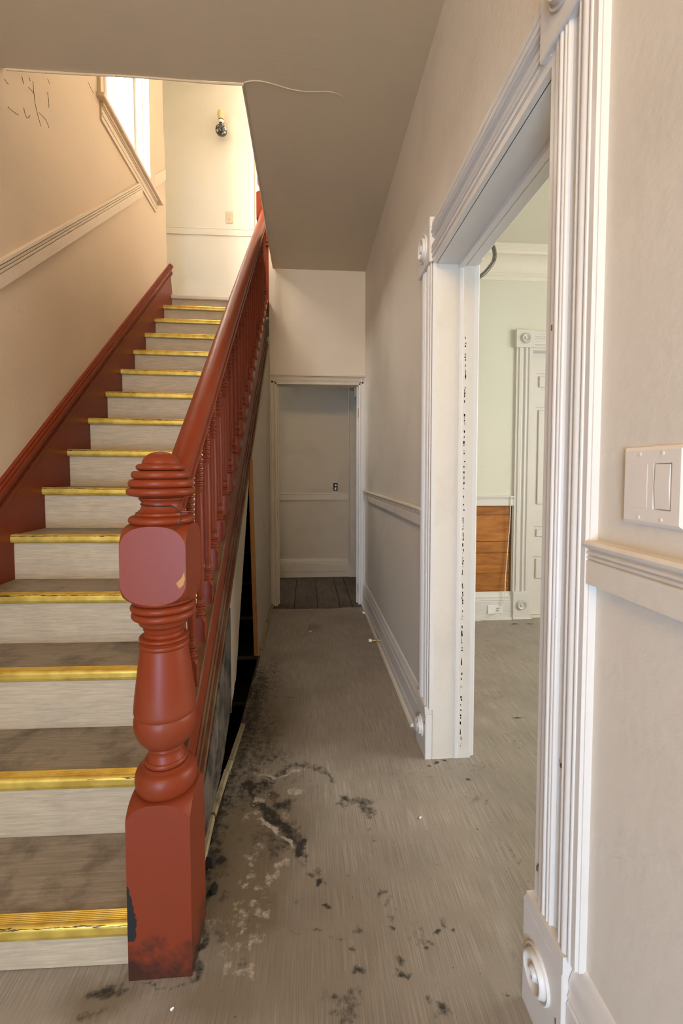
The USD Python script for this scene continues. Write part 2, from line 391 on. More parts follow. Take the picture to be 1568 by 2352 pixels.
# the ragged outer corner where the wall ends at the landing
rag = [(4.38, 2.7), (4.500, 2.7), (4.505, 3.05), (4.480, 3.12), (4.492, 3.2), (4.487, 3.5), (4.489, 3.62), (4.480, 3.9), (4.484, 4.2), (4.476, 4.28), (4.455, 4.34), (4.450, 4.7), (4.447, 5.7), (4.38, 5.7)]
wall_l = (wall_l - mbx(XL - 0.3, XL + 0.1, 4.40, 4.6, 2.75, 5.8)) + mf(ext(rag, XL - 0.2, XL, 'yz'))
single('wall_left', wall_l, M['wall_peach'], 'cream plaster stairwell wall with the tall window', 'wall', kind='structure')
wall_r = mbx(XR, 0.67, -2.2, 4.05, -0.2, CEIL + 0.2) - mbx(XR - 0.1, 0.8, 0.94, 1.81, -0.3, 2.03)
single('wall_right', wall_r, M['wall'], 'long cream hall wall pierced by the wide cased doorway', 'wall', kind='structure')
single('wall_front', mbx(-1.5, 4.4, -2.35, -2.2, -0.2, 3.2) - mbx(-1.29, -0.20, -2.5, -2.0, 0.0, 2.1) - mbx(-1.0, 0.38, -2.5, -2.0, 2.38, 2.86), M['wall'], 'entrance wall behind the viewpoint', 'wall', kind='structure')  # unseen; openings shaped for the two lights behind the camera
# header wall over the rear doorway
hw = mbx(-0.325, XR, 4.05, 4.17, 0, UP) - mbx(-0.275, 0.47, 4.0, 4.3, -0.1, 1.975)
single('wall_back', hw, M['wall_header'], 'cream wall above the narrow rear doorway', 'wall', kind='structure')
# ceilings
well = mbx(XL - 0.15, -0.283, 2.165, 4.6, CEIL - 0.2, UP + 0.3)
ce = mbx(XL, XR, -2.2, 4.05, CEIL, UP) - well
single('ceiling', ce, M['ceiling'], 'uneven cream plaster hall ceiling cut by the stairwell opening', 'ceiling', kind='structure')
# rounded plaster bead along the edge of the well, and a raised seam in the ceiling
bead = spline([(-1.30, 2.168, 2.948), (-1.0, 2.166, 2.945), (-0.7, 2.165, 2.947), (-0.45, 2.166, 2.943), (-0.288, 2.168, 2.946)], 30)
single('trim_1', tube(bead, 0.0045, 8), M['ceiling'], 'rounded plaster bead along the near edge of the stairwell opening', 'trim', kind='structure')
bead2 = spline([(-0.285, 2.17, 2.947), (-0.284, 2.8, 2.948), (-0.286, 3.4, 2.947), (-0.286, 4.04, 2.948)], 30)
single('trim_2', tube(bead2, 0.005, 8), M['ceiling'], 'thin plaster bead along the long edge of the stairwell opening', 'trim', kind='structure')
seam = spline([(-0.28, 2.165, 2.951), (-0.20, 2.15, 2.951), (-0.10, 2.175, 2.951), (0.02, 2.19, 2.951), (0.12, 2.185, 2.951), (0.20, 2.25, 2.952)], 40)
single('trim_3', tube(seam, np.linspace(0.0045, 0.002, 40), 8), M['ceiling'], 'ridged plaster patch seam on the ceiling beside the stairwell', 'trim', kind='structure')
# upstairs shell
single('wall_outside', bx(-2.6, XL - 0.2, 4.33, 4.38, -0.3, 5.8), M['outer_white'], 'added white outer wall keeping the stairwell window bright', 'wall', kind='structure')  # added white surface so the panes read bright
single('wall_upstairs', [bx(-2.3, 0.8, 5.2, 5.35, 2.5, 5.7), bx(-1.95, -1.80, 4.3, 5.35, 2.5, 5.7), bx(0.52, 0.67, 0.8, 5.3, UP, 5.7), bx(XL - 0.1, 0.67, 0.65, 0.8, UP, 5.7),
       bx(-1.95, XL - 0.2, 4.38, 4.48, 2.5, 5.7)], M['wall_pale'], 'bright cream walls around the upstairs landing', 'wall', kind='structure')
single('ceiling_upstairs', bx(-1.95, 0.67, 0.65, 5.35, 5.6, 5.75), M['wall_pale'], 'cream ceiling high over the stairwell', 'ceiling', kind='structure')
single('floor_upstairs', mbx(-1.8, XR, 4.564, 5.2, 2.70, 2.872) - mbx(-0.40, 0.6, 4.4, 4.60, 2.6, 3.0), M['tread'], 'wooden landing at the head of the stairs', 'floor', kind='structure')
# right-hand room
single('wall_room', mbx(0.67, 4.4, 3.56, 3.71, -0.1, 3.1) - mbx(1.79, 2.62, 3.5, 3.8, 0.0, 2.18) - mbx(0.9, 1.652, 3.5, 3.60, 0.222, 0.925), M['wall_room'], 'pale far wall of the side room', 'wall', kind='structure')
single('wall_room_outer', mbx(4.2, 4.4, -2.2, 3.6, -0.1, 3.1) - mbx(4.1, 4.5, 0.2, 2.4, 0.7, 2.5), M['wall_room'], 'window wall of the side room', 'wall', kind='structure')
single('ceiling_room', bx(0.67, 4.3, -2.2, 3.7, 2.92, 3.05), M['wall_room'], 'pale ceiling of the side room', 'ceiling', kind='structure')
# rear corridor
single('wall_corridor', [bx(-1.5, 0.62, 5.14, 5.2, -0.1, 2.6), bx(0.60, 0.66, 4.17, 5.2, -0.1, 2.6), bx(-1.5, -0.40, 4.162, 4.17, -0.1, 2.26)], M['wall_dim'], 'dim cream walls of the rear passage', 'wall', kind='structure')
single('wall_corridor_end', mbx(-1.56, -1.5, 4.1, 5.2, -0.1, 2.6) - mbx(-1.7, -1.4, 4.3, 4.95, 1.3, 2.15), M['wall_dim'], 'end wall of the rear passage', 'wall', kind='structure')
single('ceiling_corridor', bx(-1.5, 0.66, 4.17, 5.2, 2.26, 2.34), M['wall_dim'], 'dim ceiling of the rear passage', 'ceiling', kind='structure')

# ------------------------------------------------------------------ floor
rng = np.random.default_rng(7)
fl = thing('floor', (0, 0, 0), 'stained grey brown streaked vinyl floor of the hall', 'floor', kind='structure')


def axis(*spans):
    out = []
    for a, b, s in spans:
        out.append(np.linspace(a, b, max(2, int(round((b - a) / s)) + 1)))
    return np.unique(np.round(np.concatenate(out), 5))


gx = axis((-1.31, -0.40, 0.012), (-0.40, 0.72, 0.0042), (0.72, 4.2, 0.06))
gy = axis((-2.2, 0.88, 0.08), (0.88, 2.4, 0.0042), (2.4, 3.96, 0.009), (3.96, 3.99, 0.03))
GX, GY = np.meshgrid(gx, gy)
P = np.stack([GX.ravel(), GY.ravel()], 1)
wob = (fbm(np.c_[P * 30, np.zeros(len(P))], 5, 3) - 0.5) * 0.05
wob2 = (fbm(np.c_[P * 30, np.ones(len(P)) * 5], 5, 9) - 0.5) * 0.05
Q = P + np.stack([wob, wob2], 1)
stain = np.zeros((len(P), 3))


def blob(ch, x, y, rx, ry, s, soft=1.1):
    d = np.hypot((Q[:, 0] - x) / rx, (Q[:, 1] - y) / ry)
    stain[:, ch] = np.maximum(stain[:, ch], s * np.clip((1.55 - d) / soft, 0, 1))


def line(ch, pts, w, s, soft=1.2):
    d = np.full(len(Q), 9.0)
    for a, b in zip(pts[:-1], pts[1:]):
        a, b = np.array(a), np.array(b)
        t = np.clip(((Q - a) @ (b - a)) / max(1e-9, (b - a) @ (b - a)), 0, 1)
        d = np.minimum(d, np.linalg.norm(Q - a - t[:, None] * (b - a), axis=1))
    stain[:, ch] = np.maximum(stain[:, ch], s * np.clip((1.6 - d / w) / soft, 0, 1))


#STAINS#
line(0, [(-0.235, 1.822), (-0.186, 1.77), (-0.136, 1.741), (-0.093, 1.798), (-0.032, 1.821), (0.048, 1.787), (0.088, 1.719)], 0.0153, 0.62)
blob(0, -0.184, 1.703, 0.0489, 0.0340, 0.75)
blob(0, -0.133, 1.645, 0.0283, 0.0230, 0.7)
blob(0, -0.098, 1.594, 0.0397, 0.0300, 0.85)
blob(0, -0.152, 1.587, 0.0213, 0.0215, 0.7)
line(0, [(-0.239, 1.719), (-0.169, 1.599), (-0.117, 1.523), (-0.067, 1.476), (-0.026, 1.419), (-0.022, 1.374)], 0.0203, 0.9)
blob(0, -0.095, 1.412, 0.0608, 0.0510, 0.5)
blob(0, -0.237, 1.648, 0.0473, 0.0570, 0.5)
blob(0, -0.08, 1.707, 0.0980, 0.0740, 0.25)
line(1, [(-0.158, 1.536), (-0.122, 1.489), (-0.083, 1.455), (-0.042, 1.412)], 0.0085, 0.95)
line(1, [(-0.204, 1.78), (-0.116, 1.747), (-0.031, 1.785)], 0.0119, 0.8)
blob(1, -0.172, 1.632, 0.0281, 0.0265, 0.8)
blob(1, -0.045, 1.657, 0.0349, 0.0325, 0.7)
blob(1, -0.088, 1.541, 0.0206, 0.0205, 0.7)
blob(1, -0.203, 1.56, 0.0448, 0.0370, 0.55)
blob(2, -0.173, 1.499, 0.1972, 0.3220, 0.9375)
blob(2, -0.179, 1.221, 0.1607, 0.1795, 1)
blob(2, -0.074, 1.077, 0.2061, 0.1960, 0.6875)
blob(2, -0.19, 1.01, 0.1450, 0.1010, 0.75)
blob(1, -0.188, 1.288, 0.0197, 0.0225, 0.62)
blob(1, -0.173, 1.316, 0.0201, 0.0235, 0.62)
blob(1, -0.149, 1.271, 0.0195, 0.0220, 0.62)
blob(1, -0.195, 1.21, 0.0185, 0.0200, 0.62)
blob(1, -0.167, 1.22, 0.0187, 0.0205, 0.62)
blob(1, -0.133, 1.243, 0.0190, 0.0215, 0.62)
blob(1, -0.203, 1.151, 0.0176, 0.0180, 0.62)
blob(1, -0.169, 1.148, 0.0176, 0.0185, 0.62)
blob(1, -0.179, 1.106, 0.0169, 0.0170, 0.62)
blob(1, -0.142, 1.113, 0.0170, 0.0170, 0.62)
blob(1, -0.199, 1.067, 0.0163, 0.0160, 0.62)
blob(1, -0.15, 1.408, 0.0216, 0.0270, 0.62)
blob(1, -0.186, 1.37, 0.0210, 0.0255, 0.62)
blob(0, -0.231, 1.251, 0.0263, 0.0270, 0.42)
blob(0, -0.195, 1.173, 0.0247, 0.0240, 0.42)
blob(0, -0.235, 1.142, 0.0240, 0.0225, 0.42)
blob(0, -0.16, 1.084, 0.0228, 0.0200, 0.42)
blob(0, -0.259, 1.337, 0.0281, 0.0305, 0.42)
blob(0, -0.139, 1.181, 0.0249, 0.0240, 0.42)
line(0, [(0.127, 1.603), (0.169, 1.591), (0.2, 1.589), (0.215, 1.524)], 0.0196, 0.75)
blob(0, 0.113, 1.586, 0.0182, 0.0215, 0.6)
blob(0, 0.021, 1.301, 0.0162, 0.0175, 0.65)
blob(0, 0.033, 1.269, 0.0121, 0.0130, 0.85)
blob(0, 0.018, 1.319, 0.0101, 0.0105, 0.6)
blob(0, 0.049, 1.204, 0.0092, 0.0090, 0.75)
blob(0, 0.213, 1.237, 0.0107, 0.0105, 0.8)
blob(0, 0.227, 1.197, 0.0160, 0.0160, 0.45)
blob(0, 0.227, 1.128, 0.0097, 0.0090, 0.85)
blob(0, 0.223, 1.154, 0.0110, 0.0105, 0.6)
blob(0, 0.143, 1.131, 0.0152, 0.0140, 0.65)
blob(0, 0.339, 1.11, 0.0096, 0.0090, 1.0)
blob(0, 0.313, 1.085, 0.0093, 0.0085, 0.9)
blob(0, 0.293, 1.068, 0.0072, 0.0065, 0.9)
blob(0, 0.287, 1.101, 0.0253, 0.0235, 0.42)
blob(0, 0.225, 1.023, 0.0127, 0.0110, 0.85)
blob(0, 0.205, 1.032, 0.0079, 0.0065, 0.6)
blob(0, 0.224, 1.055, 0.0111, 0.0100, 0.65)
blob(0, 0.117, 1.031, 0.0109, 0.0095, 0.8)
blob(0, 0.111, 1.073, 0.0072, 0.0065, 0.7)
blob(0, 0.115, 1.058, 0.0051, 0.0040, 0.9)
blob(0, 0.455, 0.96, 0.0064, 0.0055, 0.9)
blob(0, 0.465, 0.975, 0.0047, 0.0040, 0.7)
blob(0, 0.118, 1.294, 0.0124, 0.0130, 0.5)
blob(0, 0.361, 1.137, 0.0152, 0.0145, 0.5)
blob(0, 0.384, 1.118, 0.0075, 0.0070, 0.6)
blob(0, -0.025, 1.342, 0.0103, 0.0115, 0.5)
blob(0, 0.204, 1.461, 0.0098, 0.0115, 0.5)
blob(0, 0.2, 1.416, 0.0095, 0.0110, 0.5)
blob(0, 0.624, 1.572, 0.0301, 0.0390, 0.35)
blob(0, 0.588, 1.586, 0.0379, 0.0495, 0.35)
blob(0, 0.619, 1.672, 0.0096, 0.0130, 0.9)
blob(0, 0.515, 1.033, 0.0099, 0.0090, 0.4)
blob(0, 0.491, 1.005, 0.0135, 0.0115, 0.35)
blob(0, 0.119, 0.979, 0.0094, 0.0075, 0.6)
blob(0, 0.099, 0.972, 0.0167, 0.0135, 0.6)
blob(0, 0.08, 0.982, 0.0423, 0.0155, 0.62)
blob(0, 0.077, 0.948, 0.0363, 0.0205, 0.55)
blob(0, 0.294, 0.944, 0.0145, 0.0175, 0.75)
blob(0, -0.471, 1.033, 0.0336, 0.0135, 1.0)
blob(0, -0.467, 0.993, 0.0570, 0.0115, 0.45)
blob(2, -0.467, 1.014, 0.0849, 0.0440, 0.75)
blob(0, -0.273, 1.378, 0.0264, 0.0225, 1.1)
blob(0, -0.28, 1.268, 0.0158, 0.0230, 1.1)
blob(0, -0.291, 1.317, 0.0113, 0.0135, 0.9)
line(0, [(-0.301, 1.34), (-0.313, 1.548), (-0.314, 1.724), (-0.306, 1.884), (-0.291, 2.041), (-0.272, 2.31), (-0.281, 2.606)], 0.0294, 0.75)
blob(0, -0.261, 2.309, 0.0884, 0.1995, 0.4)
blob(2, -0.223, 2.144, 0.1795, 0.3930, 0.75)
blob(0, -0.161, 1.888, 0.0813, 0.0655, 0.5)
blob(0, -0.297, 2.635, 0.0756, 0.1425, 0.6)
line(0, [(-0.277, 1.044), (-0.273, 1.168), (-0.285, 1.255)], 0.0111, 0.8)
line(0, [(-0.417, 1.047), (-0.275, 1.038)], 0.0050, 0.6)
blob(0, 0.045, 3.468, 0.0597, 0.0790, 0.55)
blob(0, 0.436, 3.947, 0.0529, 0.0770, 0.4)
blob(0, -0.048, 2.968, 0.1704, 0.2185, 0.12)
blob(0, -0.03, 5.044, 0.1931, 0.1235, 0.3)
line(0, [(-0.066, 1.127), (-0.01, 1.131), (0.029, 1.13), (0.068, 1.116), (0.101, 1.104)], 0.0024, 0.55)
line(0, [(-0.18, 1.227), (-0.035, 1.22)], 0.0019, 0.4)
line(0, [(-0.223, 2.374), (-0.109, 2.389), (-0.062, 2.366)], 0.0057, 0.5)
blob(0, 1.129, 2.88, 0.1654, 0.1410, 0.18)
blob(0, 0.979, 2.307, 0.1325, 0.1145, 0.2)
blob(0, 0.917, 1.917, 0.0917, 0.0960, 0.2)
blob(0, 0.694, 1.753, 0.1007, 0.0320, 0.3)
blob(0, 0.427, 1.694, 0.1135, 0.0745, 0.14)
blob(0, 0.374, 1.958, 0.0749, 0.0980, 0.12)
blob(0, 0.642, 1.269, 0.0486, 0.1765, 0.15)
blob(0, 1.727, 3.423, 0.0262, 0.0300, 0.95)
blob(0, 1.647, 3.368, 0.0206, 0.0230, 0.95)
blob(0, 1.825, 3.489, 0.0214, 0.0245, 0.95)
blob(0, 1.614, 3.411, 0.0157, 0.0180, 0.95)
blob(0, 1.247, 3.105, 0.0190, 0.0195, 0.95)
blob(0, 1.019, 2.089, 0.0128, 0.0090, 0.95)
blob(0, 0.532, 1.787, 0.0137, 0.0080, 0.95)
blob(0, 0.492, 1.773, 0.0109, 0.0065, 0.95)
blob(0, 0.565, 1.804, 0.0110, 0.0065, 0.95)
blob(1, 1.544, 3.26, 0.1872, 0.0900, 0.2)
blob(2, -0.01, 1.125, 0.3499, 0.3435, 0.625)  # broad warm brown tint over the near floor
blob(2, -0.198, 1.363, 0.1956, 0.3330, 1)
blob(0, -0.112, 1.457, 0.0976, 0.1090, 0.45)
blob(0, -0.242, 2.037, 0.1170, 0.2445, 0.55)
blob(0, -0.247, 1.719, 0.0822, 0.1500, 0.5)
blob(0, -0.243, 2.603, 0.0996, 0.3395, 0.45)
blob(0, -0.196, 1.876, 0.1257, 0.0735, 0.55)
line(0, [(-0.317, 1.61), (-0.308, 1.842), (-0.286, 2.007), (-0.274, 2.226), (-0.269, 2.605)], 0.0591, 0.7)
blob(1, -0.191, 1.185, 0.0295, 0.0265, 0.6)
blob(1, -0.128, 1.192, 0.0297, 0.0270, 0.6)
blob(1, -0.207, 1.108, 0.0276, 0.0235, 0.6)
blob(1, -0.161, 1.054, 0.0262, 0.0215, 0.6)
blob(1, -0.241, 1.177, 0.0293, 0.0265, 0.6)
blob(1, -0.113, 1.297, 0.0323, 0.0315, 0.6)
blob(1, -0.134, 1.135, 0.0282, 0.0250, 0.6)
blob(1, -0.09, 1.34, 0.0333, 0.0335, 0.6)
keep_v = np.ones(len(P), bool)
edge_x = -0.312 + (fbm(np.c_[P[:, 1] * 9, P[:, 1] * 0, P[:, 1] * 0], 4, 5) - 0.5) * 0.035
hole = (P[:, 0] < edge_x) & (P[:, 1] > 1.22) & (P[:, 1] < 2.95)
hole |= (P[:, 0] < -0.36) & (P[:, 1] > 1.22)
end_y = 3.955 + (fbm(np.c_[P[:, 0] * 6, P[:, 0] * 0, P[:, 0] * 0], 4, 11) - 0.5) * 0.05
hole |= (P[:, 1] > end_y) & (P[:, 0] < 0.6)
ny, nx = GX.shape
idx = np.arange(ny * nx).reshape(ny, nx)
q = np.stack([idx[:-1, :-1], idx[:-1, 1:], idx[1:, 1:], idx[1:, :-1]], -1).reshape(-1, 4)
q = q[~hole[q].any(1)]
used = np.unique(q)
re = np.full(ny * nx, -1)
re[used] = np.arange(len(used))
V = np.c_[P[used], (fbm(np.c_[P[used] * 2.2, np.zeros(len(used))], 3, 2) - 0.5) * 0.004]
F = re[q]
F = np.vstack([F[:, [0, 1, 2]], F[:, [0, 2, 3]]])
sheet = usdkit.mesh(stage, '/World/floor/vinyl_sheet', trimesh.Trimesh(V, F, process=False), M['floor'], smooth=True)
UsdGeom.PrimvarsAPI(sheet).CreatePrimvar('stain', Sdf.ValueTypeNames.Color3fArray, 'vertex').Set(Vt.Vec3fArray.FromNumpy(stain[used].astype(np.float32)))
sub = mbx(-1.31, 4.25, -2.2, 3.72, -0.14, -0.004) + mbx(-0.33, 0.62, 3.6, 5.15, -0.14, -0.026)
sub = sub - mbx(-1.4, -0.322, 1.22, 2.95, -1, 1) - mbx(-1.4, -0.335, 1.22, 5.0, -1, 1)
obj('subfloor', sub, M['subfloor'], fl)
# dark old boards beyond the torn end of the sheet
bxs = [-1.45, -1.2, -0.98, -0.76, -0.55, -0.33, -0.12, 0.09, 0.29, 0.40, 0.60]
for a, b in zip(bxs[:-1], bxs[1:]):
    if b <= -0.33:
        obj('floor_board', cbx(a + 0.002, b - 0.002, 4.19, 5.14, -0.022, -0.004, 0.002), M['board'], fl)
    else:
        obj('floor_board', cbx(a + 0.002, b - 0.002, 3.88, 5.14, -0.022, -0.004, 0.002), M['board'], fl)

# cellar under the stairs: an open shaft, its darkness put into black colours
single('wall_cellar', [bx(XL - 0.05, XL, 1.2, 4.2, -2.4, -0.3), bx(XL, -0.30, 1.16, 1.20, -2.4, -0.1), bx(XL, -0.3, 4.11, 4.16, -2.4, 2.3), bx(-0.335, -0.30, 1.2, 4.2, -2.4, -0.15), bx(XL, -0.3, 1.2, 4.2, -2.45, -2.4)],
       M['black'], 'cellar stairwell walls coloured black for its darkness', 'wall', kind='structure')
cs = thing('cellar_stairs', (-0.85, 2.6, -2.3), 'plank stairs, dark with painted shade, going down beneath the main staircase', 'stairs')
for n in range(-2, 9):
    y, z = 3.30 - 0.23 * n, 0.15 - 0.20 * n
    obj('tread', cbx(-1.29, -0.345, y, y + 0.25, z - 0.028, z, 0.002), M['shaded_wood'], cs)
    obj('tread_edge', cbx(-1.29, -0.345, y - 0.006, y - 0.001, z - 0.022, z, 0.001), M['cellar_edge'], cs, label='pale front edge of a cellar tread')

# ------------------------------------------------------------------ main staircase
st = thing('staircase', (-0.83, 1.08, 0), 'straight wooden staircase with gold edged oak laminate steps', 'staircase')
SX0, SX1 = -1.288, -0.383
zs = [zn(4.279 - RUN * k) for k in range(14)]      # middle of each nosing front
ys = [4.279 - RUN * k for k in range(14)]
ys[13] -= 0.010
zs[12] -= 0.010
tilt = 0.012


def tilted(m, y0, twist=0.0):
    """old stair: every step sags a little towards the open side; the lowest ones are also turned a little"""
    m = tm(m).copy()
    v = m.vertices.copy()
    v[:, 2] -= tilt * (v[:, 0] + 0.83)
    v[:, 1] += twist * (v[:, 0] + 0.83)
    return trimesh.Trimesh(v, m.faces, process=False)


for k in range(14):
    y, z = ys[k], zs[k]
    top = z + 0.0185
    back = (ys[k - 1] if k else 4.52) + 0.03
    tw = {13: -0.012, 12: -0.008, 11: -0.004}.get(k, 0.0)
    t = obj('tread', tilted(cbx(SX0, SX1, y + 0.004, back, top - 0.030, top - 0.003, 0.002), y, tw), M['tread'], st)
    # gold strip: grooved flange on the tread, rounded nose in front
    pr = [(y + 0.036, top - 0.003), (y + 0.036, top)]
    for g in range(6):
        a = y + 0.034 - g * 0.0046
        pr += [(a, top), (a - 0.0010, top - 0.0013), (a - 0.0022, top - 0.0013), (a - 0.0032, top)]
    for a in np.linspace(0, 1, 8):
        ang = a * math.pi / 2
        pr.append((y + 0.005 - 0.010 * math.sin(ang), top + 0.001 - 0.012 * (1 - math.cos(ang))))
    pr += [(y - 0.005, top - 0.024), (y - 0.003, top - 0.031), (y + 0.001, top - 0.036), (y + 0.004, top - 0.037), (y + 0.004, top - 0.003)]
    gm = ext(pr, SX0 + 0.001, SX1, 'yz')
    # subdivide along x so that dents show, and remember the position across the profile
    gm = tilted(gm, y, tw)
    path = numbered(t.GetPath().pathString + '/nosing_strip')
    va = np.asarray(gm.vertices)
    acr = np.clip((va[:, 1] + tw * 0 - (y - 0.005)) / 0.04, 0, 1) * 0.4
    acr = 0.4 - acr + np.clip((top + 0.001 - (va[:, 2] + tilt * (va[:, 0] + 0.83))) / 0.037, 0, 1) * 0.6
    gm2 = gm.copy()
    gm2.apply_translation(-ORIG['/World/staircase'])
    gs = usdkit.mesh(stage, path, gm2, M['gold'], smooth=False)
    UsdGeom.PrimvarsAPI(gs).CreatePrimvar('across', Sdf.ValueTypeNames.FloatArray, 'vertex').Set(Vt.FloatArray.FromNumpy(acr.astype(np.float32)))
    low = (zs[k + 1] + 0.0155) if k < 13 else 0.004
    ry = y + 0.020
    obj('riser', tilted(cbx(SX0, SX1 if k < 13 else -0.424, ry, ry + 0.016, low, top - 0.028, 0.001), y, tw), M['riser'], st)
# top riser and the plain painted landing edge
obj('riser', tilted(cbx(SX0, SX1, 4.545, 4.561, zs[0] + 0.0155, 2.84, 0.001), 4.5), M['riser'], st)
obj('landing_edge', tilted(cbx(SX0, SX1, 4.515, 4.575, 2.838, 2.873, 0.006), 4.5), M['trim_dull'], st)

# wall string with its moulded capping
def sloped(lo, hi, y0, y1, x0, x1):
    return ext([(y0, zn(y0) + lo), (y1, zn(y1) + lo), (y1, zn(y1) + hi), (y0, zn(y0) + hi)], x0, x1, 'yz')


ws = thing('wall_string', (XL, 1.1, 0), 'red brown skirting board stepping up the stairs along the plaster wall', 'skirting board')
board = Polygon([(0.98, 0.0), (1.3, 0.0), (4.56, zn(4.56) - 0.28), (4.56, 2.93), (4.52, zn(4.52) + 0.20), (0.98, zn(0.98) + 0.20)])
obj('string_board', ext(board, XL, -1.285, 'yz'), M['red'], ws)
for lo, hi, x in ((0.182, 0.198, -1.279), (0.198, 0.206, -1.283), (0.206, 0.236, -1.287), (0.236, 0.246, -1.281), (0.246, 0.262, -1.272), (0.262, 0.274, -1.280), (0.274, 0.283, -1.292)):
    obj('moulding', sloped(lo, hi, 0.97, 4.565, XL, x), M['red'], ws)

# outer string: sloping capping, moulded fascia, red lower face
osr = thing('outer_string', (-0.36, 1.2, 0), 'red brown moulded outer stair string carrying the turned balusters', 'stair string')
Y0, Y1 = 1.19, 4.05
obj('string_board', sloped(-0.20, 0.17, Y0, Y1, -0.383, -0.352), M['red'], osr)
obj('capping', sloped(0.165, 0.188, Y0, Y1, -0.392, -0.333), M['red_dusty'], osr)
for lo, hi, x in ((0.150, 0.166, -0.340), (0.128, 0.150, -0.345), (0.100, 0.128, -0.349), (-0.10, -0.06, -0.348), (-0.13, -0.10, -0.342), (-0.16, -0.13, -0.347), (-0.245, -0.16, -0.335)):
    obj('moulding', sloped(lo, hi, Y0, Y1, -0.372, x), M['red_dusty'], osr)

# soffit boards under the flight, their shade put into the black colour
single('trim_4', sloped(-0.27, -0.25, 1.3, 4.1, SX0, -0.36), M['black'], 'stair underside boarding coloured black for its shade', 'trim', kind='structure')

# remains of the panelling below the string
sp = ext([(2.74, 1.25), (2.76, 1.1), (2.84, 0.6), (2.95, 0.0), (4.05, 0.0), (4.05, zn(4.05) - 0.2), (2.72, zn(2.72) - 0.2)], -0.345, -0.327, 'yz')
pn = thing('stair_panel', (-0.336, 3.4, 0), 'pale painted panel closing the far space under the stairs', 'panel', kind='structure')
obj('panel_sheet', sp, M['wall_dim'], pn)
lath = ext([(2.722, 1.26), (2.742, 1.1), (2.822, 0.6), (2.925, 0.02), (2.945, 0.02), (2.842, 0.6), (2.762, 1.1), (2.742, 1.27)], -0.347, -0.322, 'yz')
obj('raw_edge', lath, M['raw_wood'], pn, label='raw orange timber edge')
obj('base_shoe', ext([(-0.327, 0.0), (-0.300, 0.0), (-0.300, 0.010), (-0.309, 0.022), (-0.327, 0.026)], 3.02, 4.03, 'xz'), M['strip_wood'], pn)
rb = thing('rotten_panelling', (-0.34, 1.6, 0), 'rotten splintered boards hanging below the stair string beside the newel', 'panelling')
for a, b, zb0, zb1, m_ in ((1.20, 1.30, 0.012, 0.012, 'grey_wood'), (1.302, 1.42, 0.012, 0.012, 'grey_wood'), (1.422, 1.56, 0.012, 0.03, 'grey_wood'), (1.562, 1.70, 0.025, 0.05, 'grey_wood'), (1.702, 1.83, 0.06, 0.11, 'grey_wood'), (1.832, 1.96, 0.12, 0.18, 'grey_wood')):
    yy = np.linspace(a, b, 9)
    jag = zb0 + (zb1 - zb0) * (yy - a) / (b - a) + (fbm(np.c_[yy * 50, yy * 0, yy * 0 + a], 3, 4) - 0.5) * 0.06
    poly = [(y, max(0.006, z)) for y, z in zip(yy, jag)] + [(b, zn(b) - 0.2), (a, max(zn(a) - 0.2, 0.05))]
    if poly[-1][1] <= poly[0][1] + 0.02:
        poly[-1] = (a, poly[0][1] + 0.06)
    obj('board', ext(poly, -0.346, -0.331, 'yz'), M[m_], rb)
ragged = [(1.963, 0.15), (1.99, 0.19), (2.03, 0.20), (2.06, 0.23), (2.10, 0.235), (2.125, 0.28), (2.17, 0.35), (2.22, 0.45), (2.29, 0.57), (2.38, 0.72), (2.47, 0.865), (2.60, 1.08), (2.63, zn(2.63) - 0.2), (1.963, zn(1.963) - 0.2)]
obj('board', ext(ragged, -0.346, -0.333, 'yz'), M['wall_dim'], rb, label='last pale board with a slanting broken edge')

# loose wooden beading along the edge of the hole
bd = thing('loose_beading', (-0.325, 1.55, 0), 'broken strips of bare wood beading lying along the gap beside the stairs', 'beading')
for (a, b) in (((-0.322, 1.33, 0.012), (-0.330, 1.54, 0.012)), ((-0.330, 1.555, 0.010), (-0.322, 1.78, 0.012)), ((-0.320, 1.775, 0.012), (-0.316, 1.84, 0.012)), ((-0.317, 1.85, 0.008), (-0.306, 2.12, 0.006))):
    a, b = np.array(a), np.array(b)
    d = (b - a) / np.linalg.norm(b - a)
    s = np.cross(d, [0, 0, 1])
    obj('bead', extm([(-0.009, -0.010), (0.009, -0.010), (0.009, 0.0), (0.005, 0.008), (-0.009, 0.010)], [s, [0, 0, 1], d, a], np.linalg.norm(b - a)), M['strip_wood'], bd)

# ------------------------------------------------------------------ newel post
NX, NY, NH = -0.350, 1.125, 0.0735


def ring(r, z, h, base):
    """half round bead of outer radius r centred on z, springing from radius base"""
    return [(base + (r - base) * math.sin(a), z - h * math.cos(a)) for a in np.linspace(0, math.pi, 9)]


def turned_block(c, half, z0, z1, apex0, apex1, rnd):
    """square block whose ends are rounded off in the lathe; apex: where the flat faces end on their centre line"""
    R = half * math.sqrt(2)
    prof = [(0, z0)]
    for t in np.linspace(0, 1, 10):
        prof.append((half * 0.86 + (R - half * 0.86) * math.sin(t * math.pi / 2), z0 + rnd * (1 - math.cos(t * math.pi / 2))))
    for t in np.linspace(0, 1, 10):
        prof.append((half * 0.86 + (R - half * 0.86) * math.cos(t * math.pi / 2), z1 - rnd * (1 - math.sin(t * math.pi / 2))))
    prof.append((0, z1))
    L = mf(lathe(prof, (c[0], c[1], 0), 64))
    return L ^ mbx(c[0] - half, c[0] + half, c[1] - half, c[1] + half, z0 - 0.1, z1 + 0.1)


nw = thing('newel_post', (NX, NY, 0), 'heavy turned red brown newel post at the foot of the stairs', 'newel post')
